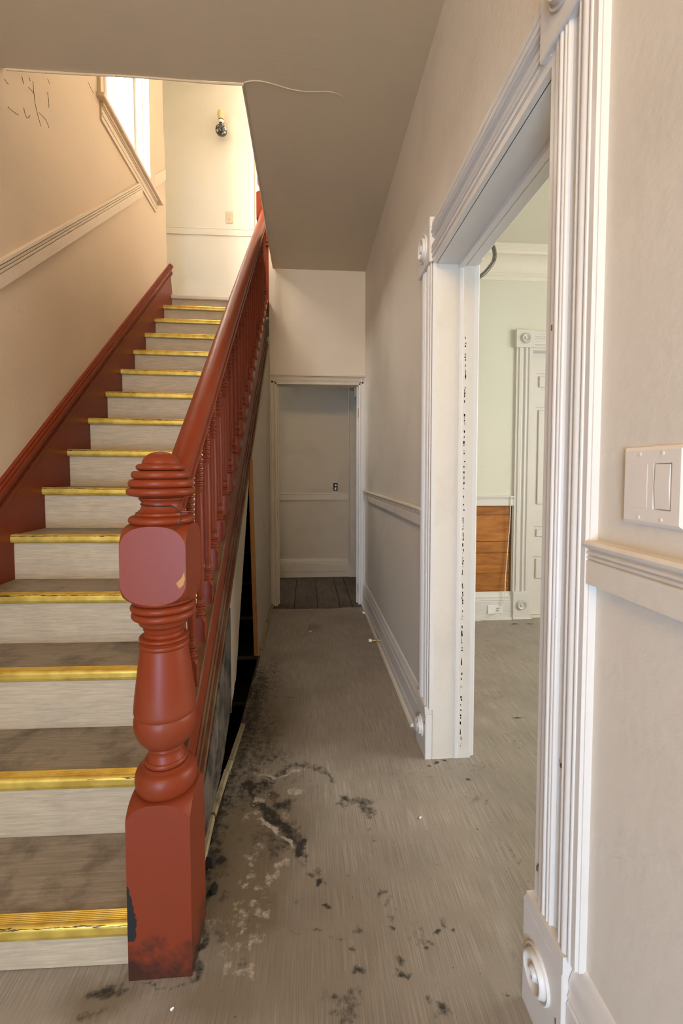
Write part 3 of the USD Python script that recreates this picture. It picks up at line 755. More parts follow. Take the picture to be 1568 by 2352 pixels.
# square base
Rb = NH * math.sqrt(2)
pb = [(0, 0.0), (Rb + 0.01, 0.0), (Rb + 0.01, 0.36)] + [(Rb + 0.004 - (Rb + 0.004 - NH * 0.86) * (1 - math.cos(t)), 0.36 + 0.066 * math.sin(t)) for t in np.linspace(0.05, math.pi / 2, 10)] + [(0, 0.426)]
base_m = mf(lathe(pb, (NX, NY, 0), 64)) ^ mbx(NX - NH, NX + NH, NY - NH, NY + NH, -0.01, 0.5)
obj('base', base_m, M['red_base'], nw, smooth=25)
shaft = [(0, 0.415), (0.060, 0.415), (0.062, 0.424)]
shaft += ring(0.0735, 0.452, 0.030, 0.058)
shaft += [(0.056, 0.484), (0.050, 0.488)] + ring(0.0505, 0.495, 0.007, 0.046) + [(0.0455, 0.503), (0.041, 0.515), (0.040, 0.521), (0.042, 0.527), (0.041, 0.530), (0.041, 0.533)]
shaft += [(0.050, 0.538), (0.060, 0.548), (0.069, 0.565), (0.0735, 0.585), (0.0735, 0.600), (0.0712, 0.6105), (0.0690, 0.6135), (0.0712, 0.6165), (0.0730, 0.621)]
shaft += [(0.0728, 0.628), (0.0700, 0.66), (0.0650, 0.70), (0.0595, 0.745), (0.0555, 0.772)]
shaft += [(0.0550, 0.776)] + ring(0.0585, 0.783, 0.006, 0.054) + [(0.055, 0.792)] + ring(0.0575, 0.799, 0.005, 0.052) + [(0.046, 0.806), (0.0425, 0.812), (0.0465, 0.818), (0.0475, 0.822), (0.0440, 0.826)]
shaft += [(0.0480, 0.828), (0.0560, 0.834), (0.0590, 0.843), (0.0610, 0.846)]
shaft += ring(0.0735, 0.857, 0.010, 0.063) + ring(0.0755, 0.876, 0.0095, 0.064) + ring(0.0735, 0.894, 0.008, 0.064) + [(0.062, 0.903), (0, 0.903)]
obj('vase', lathe(shaft, (NX, NY, 0), 56), M['red'], nw, smooth=32)
obj('block', turned_block((NX, NY), NH, 0.893, 1.077, 0.915, 1.06, 0.054), M['red'], nw, smooth=25)
top = [(0, 1.066), (0.066, 1.066), (0.067, 1.073)] + ring(0.0755, 1.085, 0.0105, 0.062) + [(0.060, 1.097), (0.0590, 1.102), (0.0545, 1.104), (0.0485, 1.110), (0.0450, 1.119), (0.0450, 1.126), (0.0475, 1.1300), (0.0510, 1.1335), (0.0515, 1.1365), (0.0490, 1.1385)]
top += [(0.0560, 1.1395), (0.0690, 1.1425)] + ring(0.0785, 1.1520, 0.0090, 0.070) + ring(0.0740, 1.1715, 0.0095, 0.066) + ring(0.0670, 1.1915, 0.0095, 0.059) + ring(0.0562, 1.2095, 0.0085, 0.046)
top += [(0.0430, 1.2185)] + [(0.0425 * math.cos(a), 1.2185 + 0.029 * math.sin(a)) for a in np.linspace(0.12, math.pi / 2, 9)]
obj('cap', lathe(top, (NX, NY, 0), 56), M['red'], nw, smooth=32)
obj('bare_corner', ext([(-0.299, 0.945), (-0.286, 0.958), (-0.280, 0.972), (-0.2785, 0.955), (-0.283, 0.940), (-0.292, 0.933)], NY - NH - 0.0006, NY - NH + 0.001, 'xz'), M['raw_wood'], nw, label='chipped corner showing orange wood')
zs_ = np.linspace(0.098, 0.232, 26)
wj = np.interp(zs_, [0.098, 0.110, 0.15, 0.19, 0.232], [0.017, 0.019, 0.021, 0.012, 0.002]) + (fbm(np.c_[zs_ * 160, zs_ * 0, zs_ * 0], 3, 6) - 0.5) * 0.008
scar = ext([(-0.4232, z) for z in zs_[::-1]] + [(-0.4232 + max(w, 0.0006), z) for w, z in zip(wj, zs_)], NY - NH - 0.0004, NY - NH + 0.001, 'xz')
obj('scar', scar, M['black'], nw, label='dark worn scar near the foot')

# wire twisted round the neck of the newel
a = np.linspace(math.pi * 0.98, math.pi * 1.62, 18)
loop = [(NX + 0.047 * math.cos(t), NY + 0.047 * math.sin(t), 1.123 - 0.004 * i / 17) for i, t in enumerate(a)]
loop += [(-0.318, 1.078, 1.120), (-0.306, 1.074, 1.117), (-0.297, 1.072, 1.111), (-0.290, 1.070, 1.106)]
wr = thing('wire', (NX, NY, 1.11), 'thin dark wire twisted around the neck of the newel post', 'wire')
obj('loop', tube(spline(loop, 50), 0.0013, 6), M['wire'], wr)
obj('tail', tube(spline([(-0.292, 1.070, 1.107), (-0.288, 1.066, 1.098), (-0.290, 1.062, 1.086), (-0.300, 1.046, 1.070)], 24), 0.0012, 6), M['wire'], wr)
obj('strand', tube(spline([(-0.291, 1.071, 1.107), (-0.280, 1.09, 1.1055), (-0.285, 1.15, 1.106), (-0.325, 1.262, 1.122), (-0.337, 1.280, 1.130)], 16), 0.0010, 6), M['steel'], wr)

# upper newel at the head of the flight
UX, UY = -0.352, 4.115
un = thing('newel_post', (UX, UY, 2.58), 'upper red brown newel post where the handrail ends at the landing', 'newel post')
obj('base', cbx(UX - 0.072, UX + 0.080, UY - 0.06, UY + 0.072, 2.58, 3.20, 0.004), M['red'], un)
obj('base_cap', cbx(UX - 0.080, UX + 0.088, UY - 0.075, UY + 0.080, 3.135, 3.165, 0.008), M['red'], un)
obj('block', turned_block((UX, UY), 0.0735, 3.17, 3.31, 3.19, 3.29, 0.03), M['red'], un)
ut = [(0, 3.30), (0.06, 3.30)] + ring(0.070, 3.318, 0.010, 0.055) + [(0.045, 3.335), (0.055, 3.35), (0.065, 3.37), (0, 3.37)]
obj('turning', lathe(ut, (UX, UY, 0), 40), M['red'], un)
obj('block', turned_block((UX, UY), 0.0735, 3.355, 3.60, 3.38, 3.58, 0.03), M['red'], un)
uv_ = [(0, 3.59), (0.06, 3.59)] + ring(0.066, 3.605, 0.010, 0.05) + [(0.040, 3.62)] + ring(0.050, 3.635, 0.008, 0.04) + [(0.04, 3.65), (0.05, 3.66), (0.068, 3.69), (0.073, 3.72), (0.070, 3.76), (0.06, 3.82), (0.052, 3.90)] + ring(0.062, 3.92, 0.010, 0.05) + [(0.04, 3.94), (0.06, 3.96), (0.075, 3.99), (0.06, 4.03), (0.03, 4.06), (0, 4.07)]
obj('vase', lathe(uv_, (UX, UY, 0), 40), M['red'], un)

# ------------------------------------------------------------------ handrail and balusters
RXC = -0.355
co, si = math.cos(math.atan(SLOPE)), math.sin(math.atan(SLOPE))
rail = []
for a_ in np.linspace(math.radians(-25), math.radians(205), 17):
    rail.append((0.034 * math.cos(a_), 0.012 + 0.030 * math.sin(a_)))
rail += [(-0.029, -0.006), (-0.024, -0.012), (-0.031, -0.018), (-0.031, -0.030), (-0.026, -0.036), (-0.024, -0.044), (0.024, -0.044), (0.026, -0.036), (0.031, -0.030), (0.031, -0.018), (0.024, -0.012), (0.029, -0.006)]
ya = 1.185
hr_len = (4.06 - ya) / co
hr = thing('handrail', (RXC, 2.6, 2.2), 'long round topped red brown handrail sloping up beside the stairs', 'handrail')
obj('rail', extm(rail, [(1, 0, 0), (0, -si, co), (0, co, si), (RXC, ya, zn(ya) + 0.905)], hr_len), M['red'], hr, smooth=35)

bal0 = None
step = 0.1172
nb = int((4.0 - 1.30) / step) + 1
RAILB = 0.905 - 0.044 / co       # rail underside above the nosing line
CAPT = 0.188                      # capping top above the nosing line
hgt = RAILB - CAPT


def baluster_parts(root):
    b = 0.017
    y0, y1 = -b, b
    blk = Polygon([(-b, -b * SLOPE), (b, b * SLOPE), (b, 0.070), (-b, 0.070)])
    off = ORIG[root.GetPath().pathString]

    def put(n, m, sm=30):
        m = tm(m).copy()
        m.apply_translation(off)
        obj(n, m, M['red'], root, smooth=sm)
    put('block', mf(ext(blk, -b, b, 'yz')) ^ mf(lathe([(0, -0.05), (0.0245, -0.05), (0.0245, 0.052), (0.021, 0.064), (0.016, 0.070), (0, 0.070)], (0, 0, 0), 24)))
    sh = [(0, 0.066), (0.013, 0.066)] + ring(0.0175, 0.079, 0.006, 0.012) + [(0.011, 0.087)] + ring(0.0165, 0.099, 0.004, 0.012) + ring(0.0165, 0.108, 0.004, 0.012) + [(0.011, 0.114), (0.0105, 0.124)] + ring(0.0145, 0.132, 0.004, 0.0105)
    sh += [(0.0115, 0.138), (0.0125, 0.16), (0.0140, 0.24), (0.0145, 0.32), (0.0135, 0.42), (0.0115, 0.475), (0.0145, 0.487), (0.0105, 0.495)]
    for i in range(7):
        sh += ring(0.0150 if i < 6 else 0.0135, 0.505 + i * 0.0155, 0.006, 0.0105)
    sh += [(0.011, 0.612), (0.011, hgt + 0.006), (0, hgt + 0.006)]
    put('turned_shaft', lathe(sh, (0, 0, 0), 20), 40)


BG = 'turned balusters under the stair handrail'
proto = None
for i in range(nb):
    y = 1.405 + step * (i - 1)
    if i == 0:
        y = 1.288
    where = {0: 'first turned baluster beside the newel post at the foot of the stairs', nb - 1: 'last turned baluster next to the upper newel post'}.get(i)
    ordn = ['first', 'second', 'third', 'fourth', 'fifth', 'sixth', 'seventh', 'eighth', 'ninth', 'tenth', 'eleventh', 'twelfth', 'thirteenth', 'fourteenth', 'fifteenth', 'sixteenth', 'seventeenth', 'eighteenth', 'nineteenth', 'twentieth', 'twenty-first', 'twenty-second', 'twenty-third', 'twenty-fourth', 'twenty-fifth', 'twenty-sixth'][i]
    lab = where or f'slim turned red brown baluster, {ordn} up from the newel post'
    loc = (RXC, y, zn(y) + CAPT)
    if proto is None:
        proto = thing('baluster', loc, lab, 'baluster', BG)
        baluster_parts(proto)
    else:
        t = thing('baluster', loc, lab, 'baluster', BG)
        t.GetPrim().GetReferences().AddInternalReference(proto.GetPath())
        t.GetPrim().SetInstanceable(True)
        t.GetPrim().SetCustomDataByKey('label', lab)

# ------------------------------------------------------------------ wide cased doorway in the right wall
TR = M['trim']
cas = segs(('f', 0.020, 0.017), ('b', 0.004, 0.017, 0.003), ('f', 0.012, 0.021), ('c', 0.004, 0.021, 0.004), ('b', 0.011, 0.019, 0.006), ('c', 0.004, 0.019, 0.004), ('b', 0.010, 0.018, 0.006), ('b', 0.008, 0.017, 0.006), ('f', 0.004, 0.014),
           ('f', 0.020, 0.010), ('f', 0.004, 0.014), ('b', 0.008, 0.017, 0.006), ('c', 0.004, 0.019, 0.003), ('b', 0.018, 0.018, 0.008), ('c', 0.004, 0.019, 0.003), ('b', 0.010, 0.018, 0.006), ('f', 0.013, 0.021), ('f', 0.003, 0.014))
CW = cas[-1][0]
dt = thing('trim_5', (XR, 1.38, 0), 'wide white painted door casing with bullseye corner and plinth blocks', 'door casing', kind='structure')


def rosette(c, axis, r=0.043):
    """turned bullseye facing along axis"""
    pr = [(0, 0.014), (0.0055, 0.016), (0.009, 0.0175), (0.012, 0.015), (0.014, 0.009), (0.016, 0.006), (0.021, 0.0075), (0.027, 0.012), (0.032, 0.0155), (0.035, 0.0155), (0.0375, 0.012), (0.039, 0.006), (0.040, 0.002), (0.0425, 0.002), (0.044, 0.005), (0.046, 0.006), (0.0475, 0.004), (0.048, 0.0)]
    m = trimesh.creation.revolve(np.array([(0, -0.002), (r, -0.002)] + [(a * r / 0.048, b) for a, b in pr][::-1]), sections=40)
    v = np.asarray(m.vertices)
    if axis == '-x':
        w = np.stack([-v[:, 2], v[:, 0], v[:, 1]], 1)
    else:
        w = np.stack([v[:, 0], -v[:, 2], v[:, 1]], 1)
    m = trimesh.Trimesh(w + np.array(c), m.faces, process=False)
    if m.volume < 0:
        m.invert()
    return m


NEAR, FAR, SOF = 0.930, 1.815, 2.022
PT = 0.265
# near leg (opening edge at NEAR, runs towards the viewer), far leg, head
obj('casing_leg', extm([(u, v) for u, v in cas], [(0, -1, 0), (-1, 0, 0), (0, 0, 1), (XR, NEAR, PT)], 2.05 - PT), TR, dt)
obj('casing_leg', extm([(u, v) for u, v in cas], [(0, 1, 0), (-1, 0, 0), (0, 0, 1), (XR, FAR - 0.012, 0.215)], 2.035 - 0.215), TR, dt)
obj('casing_head', extm([(u, v) for u, v in cas], [(0, 0, 1), (-1, 0, 0), (0, 1, 0), (XR, NEAR, SOF)], FAR - NEAR), TR, dt)
for (y0, y1, z0, z1) in ((NEAR - 0.163, NEAR + 0.027, 2.045, 2.225), (FAR - 0.005, FAR + 0.180, 2.030, 2.205)):
    k = obj('corner_block', cbx(XR - 0.030, XR, y0, y1, z0, z1, 0.003), TR, dt)
    obj('rosette', rosette((XR - 0.030, (y0 + y1) / 2, (z0 + z1) / 2), '-x', 0.055), TR, k)
k = obj('plinth_block', [cbx(XR - 0.030, XR, NEAR - 0.135, NEAR + 0.024, -0.002, PT - 0.03, 0.003), ext([(NEAR - 0.135, PT - 0.032), (NEAR + 0.026, PT - 0.032), (NEAR + 0.012, PT - 0.010), (NEAR + 0.010, PT), (NEAR - 0.135, PT + 0.004)], XR - 0.030, XR, 'yz')], TR, dt)
obj('rosette', rosette((XR - 0.030, NEAR - 0.045, 0.135), '-x', 0.050), TR, k)
k = obj('plinth_block', [cbx(XR - 0.030, XR, FAR - 0.005, FAR + 0.150, -0.002, 0.19, 0.003), ext([(FAR + 0.0, 0.188), (FAR + 0.150, 0.188), (FAR + 0.150, 0.222), (FAR + 0.012, 0.216), (FAR + 0.008, 0.205)], XR - 0.030, XR, 'yz')], TR, dt)
obj('rosette', rosette((XR - 0.030, FAR + 0.075, 0.105), '-x', 0.045), TR, k)
# jambs: plain board, stop bead, then the rough inner strip with its old hinge and latch mortises
for s, yj, z0 in ((1, FAR, 0.0), (-1, NEAR, 0.0)):
    a, b = (yj, yj + 0.03) if s > 0 else (yj - 0.03, yj)
    obj('jamb', cbx(XR - 0.004, 0.632, a, b, z0, SOF, 0.002), TR, dt)
    obj('stop_bead', cbx(0.606, 0.624, yj - 0.010 * s, yj + 0.002 * s, z0, SOF, 0.003), TR, dt)
    inner = mbx(0.636, 0.676, a - (0.004 if s > 0 else -0.004), b, 0.0, SOF + 0.01)
    if s > 0:
        for zz in (1.235, 0.842):
            inner = inner - mbx(0.640, 0.662, yj - 0.02, yj + 0.012, zz - 0.016, zz + 0.016)
            obj('mortise', bx(0.641, 0.661, yj + 0.010, yj + 0.013, zz - 0.015, zz + 0.015), M['rust'], dt, label='rusty old hinge mortise')
    obj('jamb_strip', inner, TR, dt)
    obj('room_casing', cbx(0.668, 0.694, (yj if s > 0 else yj - 0.12), (yj + 0.12 if s > 0 else yj), 0.0, SOF + 0.01, 0.006), TR, dt)
chp = []
for x, y, z, a, b in ((XR - 0.0215, NEAR - 0.030, 1.49, 0.0016, 0.006), (XR - 0.0185, NEAR - 0.0935, 0.62, 0.003, 0.004), (XR - 0.0185, NEAR - 0.099, 0.622, 0.0015, 0.003), (XR - 0.0190, NEAR - 0.012, 0.335, 0.0022, 0.005), (XR - 0.0190, NEAR - 0.015, 0.345, 0.0012, 0.003), (XR - 0.0305, NEAR - 0.115, 0.115, 0.0018, 0.006), (XR - 0.0305, FAR + 0.012, 0.150, 0.002, 0.006)):
    chp.append(cbx(x - 0.0006, x + 0.002, y - a, y + a, z - b, z + b, 0.0004))
obj('paint_chips', chp, M['rust'], dt, label='small chips showing dark timber')
# flaked paint along the joint of the far jamb strip
fv = []
r5 = np.random.default_rng(5)
for z in np.arange(0.03, 1.75, 0.011):
    if r5.random() < 0.62:
        w, h = r5.uniform(0.0008, 0.0028), r5.uniform(0.002, 0.007)
        x = 0.6345 + r5.uniform(-0.001, 0.003)
        fv.append(bx(x - w, x + w, FAR - 0.0050, FAR - 0.001, z - h, z + h))
obj('paint_flakes', fv, M['rust'], dt, label='dark flakes where paint is lifting')
obj('head_jamb', cbx(XR - 0.004, 0.604, NEAR, FAR, SOF, SOF + 0.03, 0.002), TR, dt)
obj('head_jamb', cbx(0.636, 0.676, NEAR, FAR, SOF - 0.004, SOF + 0.03, 0.002), TR, dt)
obj('stop_bead', cbx(0.602, 0.626, NEAR, FAR, SOF - 0.014, SOF + 0.02, 0.003), TR, dt)
obj('room_casing', cbx(0.668, 0.694, NEAR - 0.12, FAR + 0.12, SOF + 0.012, SOF + 0.13, 0.006), TR, dt)
obj('room_corner_block', cbx(0.668, 0.705, FAR - 0.005, FAR + 0.15, SOF + 0.02, SOF + 0.17, 0.003), TR, dt)

# ------------------------------------------------------------------ dado rails and baseboards on the right wall
dado = [(0, 0), (0.019, 0), (0.019, 0.050), (0.014, 0.052), (0.018, 0.056), (0.0185, 0.059), (0.014, 0.062), (0.019, 0.066), (0.0195, 0.070), (0.015, 0.074), (0.022, 0.080), (0.0245, 0.087), (0.020, 0.094), (0, 0.095)]
dado = [(u, v * 0.82) for u, v in dado]


def along_right(prof, y0, y1, z, x=XR):
    return ext([(x - u, z + v) for u, v in prof], y0, y1, 'xz')


single('trim_6', along_right(dado, -2.0, NEAR - 0.155, 1.0), M['trim_wall'], 'cream dado rail with ribbed top below the light switch', 'dado rail', kind='structure')
d7 = along_right(dado, FAR + 0.15, 4.03, 0.958)
v = d7.vertices.copy()
v[:, 2] -= 0.004 * (v[:, 1] - 3.0)
single('trim_7', trimesh.Trimesh(v, d7.faces, process=False), M['trim_wall'], 'cream dado rail between the wide casing and the rear doorway', 'dado rail', kind='structure')
basep = [(0, 0), (0.022, 0), (0.022, 0.052), (0.019, 0.056), (0.022, 0.060), (0.019, 0.064), (0.022, 0.068), (0.022, 0.140), (0.019, 0.144), (0.021, 0.150), (0.017, 0.160), (0.019, 0.175), (0.012, 0.190), (0.008, 0.205), (0, 0.212)]
shoe = [(0.022, 0), (0.036, 0), (0.035, 0.008), (0.030, 0.015), (0.022, 0.018)]
b1 = thing('baseboard_right', (XR, 0.3, 0), 'tall moulded white baseboard below the light switch wall', 'baseboard', kind='structure')
obj('board', along_right([(u, v * 1.28) for u, v in basep], -2.1, NEAR - 0.137, 0.0), TR, b1)
b2 = thing('baseboard_right', (XR, 3.0, 0), 'tall moulded white baseboard leading to the rear doorway', 'baseboard', kind='structure')
obj('board', along_right(basep, FAR + 0.152, 4.03, 0.0), TR, b2)
obj('shoe_moulding', along_right(shoe, FAR + 0.24, 4.03, 0.0), M['trim_clean'], b2)

# ------------------------------------------------------------------ light switch on the right wall
SY, SZ = 0.638, 1.178
sw = thing('light_switch', (XR, SY, SZ), 'painted over wide light switch plate above the dado rail', 'light switch')
hull = m3.Manifold.hull_points(np.array([(XR, SY + a * 0.0600, SZ + b * 0.0590) for a in (-1, 1) for b in (-1, 1)] + [(XR - 0.004, SY + a * 0.0600, SZ + b * 0.0590) for a in (-1, 1) for b in (-1, 1)] + [(XR - 0.0085, SY + a * 0.0545, SZ + b * 0.0535) for a in (-1, 1) for b in (-1, 1)], np.float64))
hull = hull - mbx(XR - 0.02, XR - 0.004, SY - 0.0395, SY - 0.0055, SZ - 0.034, SZ + 0.034)
obj('plate', hull, M['plastic'], sw)
rk = ext([(XR - 0.0035, SZ - 0.0325), (XR - 0.0105, SZ - 0.0325), (XR - 0.0075, SZ), (XR - 0.0120, SZ + 0.0325), (XR - 0.0035, SZ + 0.0325)], SY - 0.0380, SY - 0.0070, 'xz')
rk = ext([(XR - 0.0035, SZ - 0.0325), (XR - 0.0075, SZ - 0.0325), (XR - 0.0095, SZ), (XR - 0.0085, SZ + 0.0325), (XR - 0.0035, SZ + 0.0325)], SY - 0.0360, SY - 0.0090, 'xz')
obj('rocker', rk, M['plastic'], sw)
obj('blank', cbx(XR - 0.0088, XR - 0.004, SY + 0.0055, SY + 0.0395, SZ - 0.034, SZ + 0.034, 0.0008), M['plastic'], sw)
for a in (-0.0225, 0.0225):
    for b in (-0.048, 0.048):
        m = trimesh.creation.cylinder(0.0027, 0.0016, sections=16)
        m.apply_transform(trimesh.transformations.rotation_matrix(math.pi / 2, [0, 1, 0]))
        m.apply_translation((XR - 0.0088, SY + a, SZ + b))
        obj('screw', m, M['plastic'], sw)

# ------------------------------------------------------------------ rear doorway casing
rd = thing('trim_8', (0.1, 4.05, 0), 'narrow cream casing around the dim rear doorway', 'door casing', kind='structure')
nc = segs(('f', 0.008, 0.012), ('b', 0.010, 0.012, 0.004), ('f', 0.016, 0.012), ('b', 0.008, 0.014, 0.004), ('f', 0.008, 0.020))
nw_ = nc[-1][0]
obj('casing_leg', extm(nc, [(-1, 0, 0), (0, -1, 0), (0, 0, 1), (-0.275, 4.05, 0.0)], 2.03), M['trim_dull'], rd)  # duller than the other leg: weaker light put into the colour
obj('casing_leg', extm(nc, [(1, 0, 0), (0, -1, 0), (0, 0, 1), (0.465, 4.05, 0.0)], 2.03), TR, rd)  # whiter leg: its stronger light is put into the colour
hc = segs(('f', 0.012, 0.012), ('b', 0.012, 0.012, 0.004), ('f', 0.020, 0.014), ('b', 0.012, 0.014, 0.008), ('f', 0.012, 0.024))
obj('casing_head', extm(hc, [(0, 0, 1), (0, -1, 0), (1, 0, 0), (-0.325, 4.05, 1.975)], 0.84), M['trim_dull'], rd)
obj('jamb', cbx(-0.278, -0.262, 4.03, 4.17, 0, 1.975, 0.002), M['trim_dull'], rd)
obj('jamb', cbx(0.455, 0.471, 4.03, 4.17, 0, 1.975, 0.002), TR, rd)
obj('head_jamb', cbx(-0.278, 0.471, 4.03, 4.17, 1.960, 1.977, 0.002), M['trim_dull'], rd)
obj('stop_bead', cbx(-0.264, -0.250, 4.09, 4.12, 0, 1.962, 0.002), M['trim_dull'], rd)
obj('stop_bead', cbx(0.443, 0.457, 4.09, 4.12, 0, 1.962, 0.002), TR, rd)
for zz in (0.14, 1.72):
    obj('mortise', bx(0.4545, 0.456, 4.045, 4.075, zz - 0.04, zz + 0.04), M['rust'], rd, label='rusty strip where a hinge was')
obj('mortise', bx(-0.263, -0.2615, 4.045, 4.07, 0.78, 0.86), M['rust'], rd, label='worn latch mortise')

# corridor fittings
DR = [(0, 0), (0.012, 0), (0.012, 0.066), (0.018, 0.070), (0.016, 0.080), (0, 0.080)]
single('trim_9', ext([(5.14 - u, 0.878 + v) for u, v in DR], -1.5, 0.468, 'yz'), M['trim_dull'], 'plain dado rail across the far wall of the rear passage', 'dado rail', kind='structure')
bk = thing('baseboard_back', (0, 5.14, 0), 'grubby moulded baseboard at the end of the rear passage', 'baseboard', kind='structure')
obj('board', ext([(5.14 - u, v) for u, v in basep], -1.5, 0.468, 'yz'), M['trim_dull'], bk)
c2 = thing('trim_10', (0.53, 4.8, 0), 'pale casing of the side doorway inside the rear passage', 'door casing', kind='structure')
obj('casing_leg', cbx(0.466, 0.60, 5.085, 5.138, 0.0, 2.10, 0.004), M['trim_dull'], c2)
obj('edge_bead', cbx(0.458, 0.474, 5.06, 5.10, 0.18, 2.30, 0.004), M['wall_dim'], c2)
obj('casing_leg', cbx(0.520, 0.60, 4.26, 4.33, 0.19, 2.14, 0.004), M['trim_dull'], c2)
obj('plinth_block', ext([(4.24, 0.0), (4.36, 0.0), (4.36, 0.15), (4.345, 0.17), (4.342, 0.20), (4.24, 0.20)], 0.505, 0.60, 'yz'), TR, c2)
obj('casing_head', cbx(0.520, 0.60, 4.26, 5.10, 2.01, 2.13, 0.006), M['trim_dull'], c2)
obj('head_bead', cbx(0.505, 0.60, 4.26, 5.10, 2.13, 2.17, 0.006), M['trim_dull'], c2)
ob = thing('outlet', (0.317, 5.14, 1.024), 'small dark uncovered electrical box above the passage dado rail', 'electrical box')
obj('box', bx(0.294, 0.341, 5.132, 5.141, 0.982, 1.066), M['black'], ob)
obj('device', [cbx(0.306, 0.329, 5.122, 5.134, 0.990, 1.020, 0.002), cbx(0.308, 0.331, 5.122, 5.134, 1.032, 1.056, 0.002)], M['steel'], ob)

# ------------------------------------------------------------------ door stop on the baseboard
dst = thing('door_stop', (0.485, 3.04, 0.045), 'brass door stop with white tip on the baseboard', 'door stop')
m = trimesh.creation.cylinder(0.006, 0.060, sections=14)
m.apply_transform(trimesh.transformations.rotation_matrix(math.pi / 2, [0, 1, 0]))
m.apply_translation((0.463, 3.04, 0.045))
h = [tube([(0.490 - 0.0055 * i / 4, 3.04 + 0.0085 * math.cos(i * 1.2), 0.045 + 0.0085 * math.sin(i * 1.2)) for i in range(42)], 0.0016, 6)]
obj('spring', [m] + h, M['brass'], dst)
m = trimesh.creation.cylinder(0.011, 0.020, sections=18)
m.apply_transform(trimesh.transformations.rotation_matrix(math.pi / 2, [0, 1, 0]))
m.apply_translation((0.425, 3.04, 0.045))
obj('tip', m, M['white_plastic'], dst)
m = trimesh.creation.cylinder(0.013, 0.006, sections=18)
m.apply_transform(trimesh.transformations.rotation_matrix(math.pi / 2, [0, 1, 0]))
m.apply_translation((0.492, 3.04, 0.045))
obj('foot', m, M['brass'], dst)

# ------------------------------------------------------------------ stairwell window, sill, wall rail
wn = thing('window_1', (XL, 3.62, 3.56), 'tall bright stairwell window with a deep painted sill', 'window', kind='structure')
TW = M['trim_peach']
stool = cbx(XL - 0.10, -1.262, 3.075, 4.262, 3.555, 3.582, 0.004)
obj('sill', stool, TW, wn)
apr = segs(('f', 0.030, 0.012), ('b', 0.014, 0.012, 0.006), ('f', 0.034, 0.012), ('b', 0.012, 0.012, 0.008), ('f', 0.022, 0.024))
obj('apron', extm(apr, [(0, 0, 1), (1, 0, 0), (0, 1, 0), (XL, 3.12, 3.443)], 1.05), TW, wn)
wc = segs(('f', 0.03, 0.014), ('b', 0.016, 0.014, 0.006), ('f', 0.036, 0.014), ('b', 0.014, 0.016, 0.006), ('f', 0.014, 0.022))
obj('casing_leg', extm(wc, [(0, -1, 0), (1, 0, 0), (0, 0, 1), (XL, 3.20, 3.58)], 1.9), TW, wn)
obj('casing_leg', extm([(0, 0), (0, 0.010), (0.12, 0.010), (0.12, 0)], [(0, 1, 0), (1, 0, 0), (0, 0, 1), (XL, 4.04, 3.58)], 1.9), M['wall_peach'], wn)
for i, (x0, x1, dy) in enumerate(((XL - 0.045, XL, 0.003), (XL - 0.075, XL - 0.045, 0.014), (XL - 0.105, XL - 0.075, 0.006), (XL - 0.14, XL - 0.105, 0.020))):
    obj('jamb', bx(x0, x1, 4.04 - dy, 4.06, 3.56, 5.35), M['trim'], wn)
    obj('jamb', bx(x0, x1, 3.18, 3.20 + dy, 3.56, 5.35), M['trim'], wn)
XG = XL - 0.125
for (y0, y1) in ((3.20, 3.245), (3.985, 4.03), (3.585, 3.605)):
    obj('sash_stile', cbx(XG - 0.02, XG + 0.02, y0, y1, 3.585, 5.35, 0.004), M['trim'], wn)
for (z0, z1) in ((3.585, 3.65), (4.42, 4.47), (5.28, 5.35)):
    obj('sash_rail', cbx(XG - 0.02, XG + 0.02, 3.20, 4.03, z0, z1, 0.004), M['trim'], wn)
for (y0, y1) in ((3.245, 3.585), (3.605, 3.985)):
    for (z0, z1) in ((3.65, 4.42), (4.47, 5.28)):
        obj('pane', bx(XG - 0.002, XG + 0.002, y0, y1, z0, z1), M['glass'], wn)
# sloping dado rail on the stair wall
sd = thing('trim_11', (XL, 3.0, 2.5), 'ribbed cream dado rail climbing the stair wall to the window sill', 'dado rail', kind='structure')
for lo, hi, x in ((1.068, 1.128, 0.016), (1.128, 1.136, 0.011), (1.136, 1.147, 0.018), (1.147, 1.153, 0.012), (1.153, 1.165, 0.019), (1.165, 1.171, 0.013), (1.171, 1.187, 0.023)):
    y1 = 3.13 + (3.82 - 3.13) * 1.0
    top_cut = ext([(0.6, zn(0.6) + lo), (3.84, zn(3.84) + lo), (3.84, zn(3.84) + hi), (0.6, zn(0.6) + hi)], XL, XL + x, 'yz')
    obj('moulding', mf(top_cut) - mbx(XL - 0.1, XL + 0.1, 3.0, 4.5, 3.443, 4.5), TW, sd)
single('trim_12', mf(ext([(4.163, zn(4.163) + 1.075), (4.475, zn(4.475) + 1.075), (4.475, zn(4.475) + 1.175), (4.163, zn(4.163) + 1.175)], XL, XL + 0.009, 'yz')) - mbx(XL - 0.1, XL + 0.1, 4.0, 4.27, 3.0, 3.585), TW, 'short piece of dado rail between the window and the wall corner', 'dado rail', kind='structure')

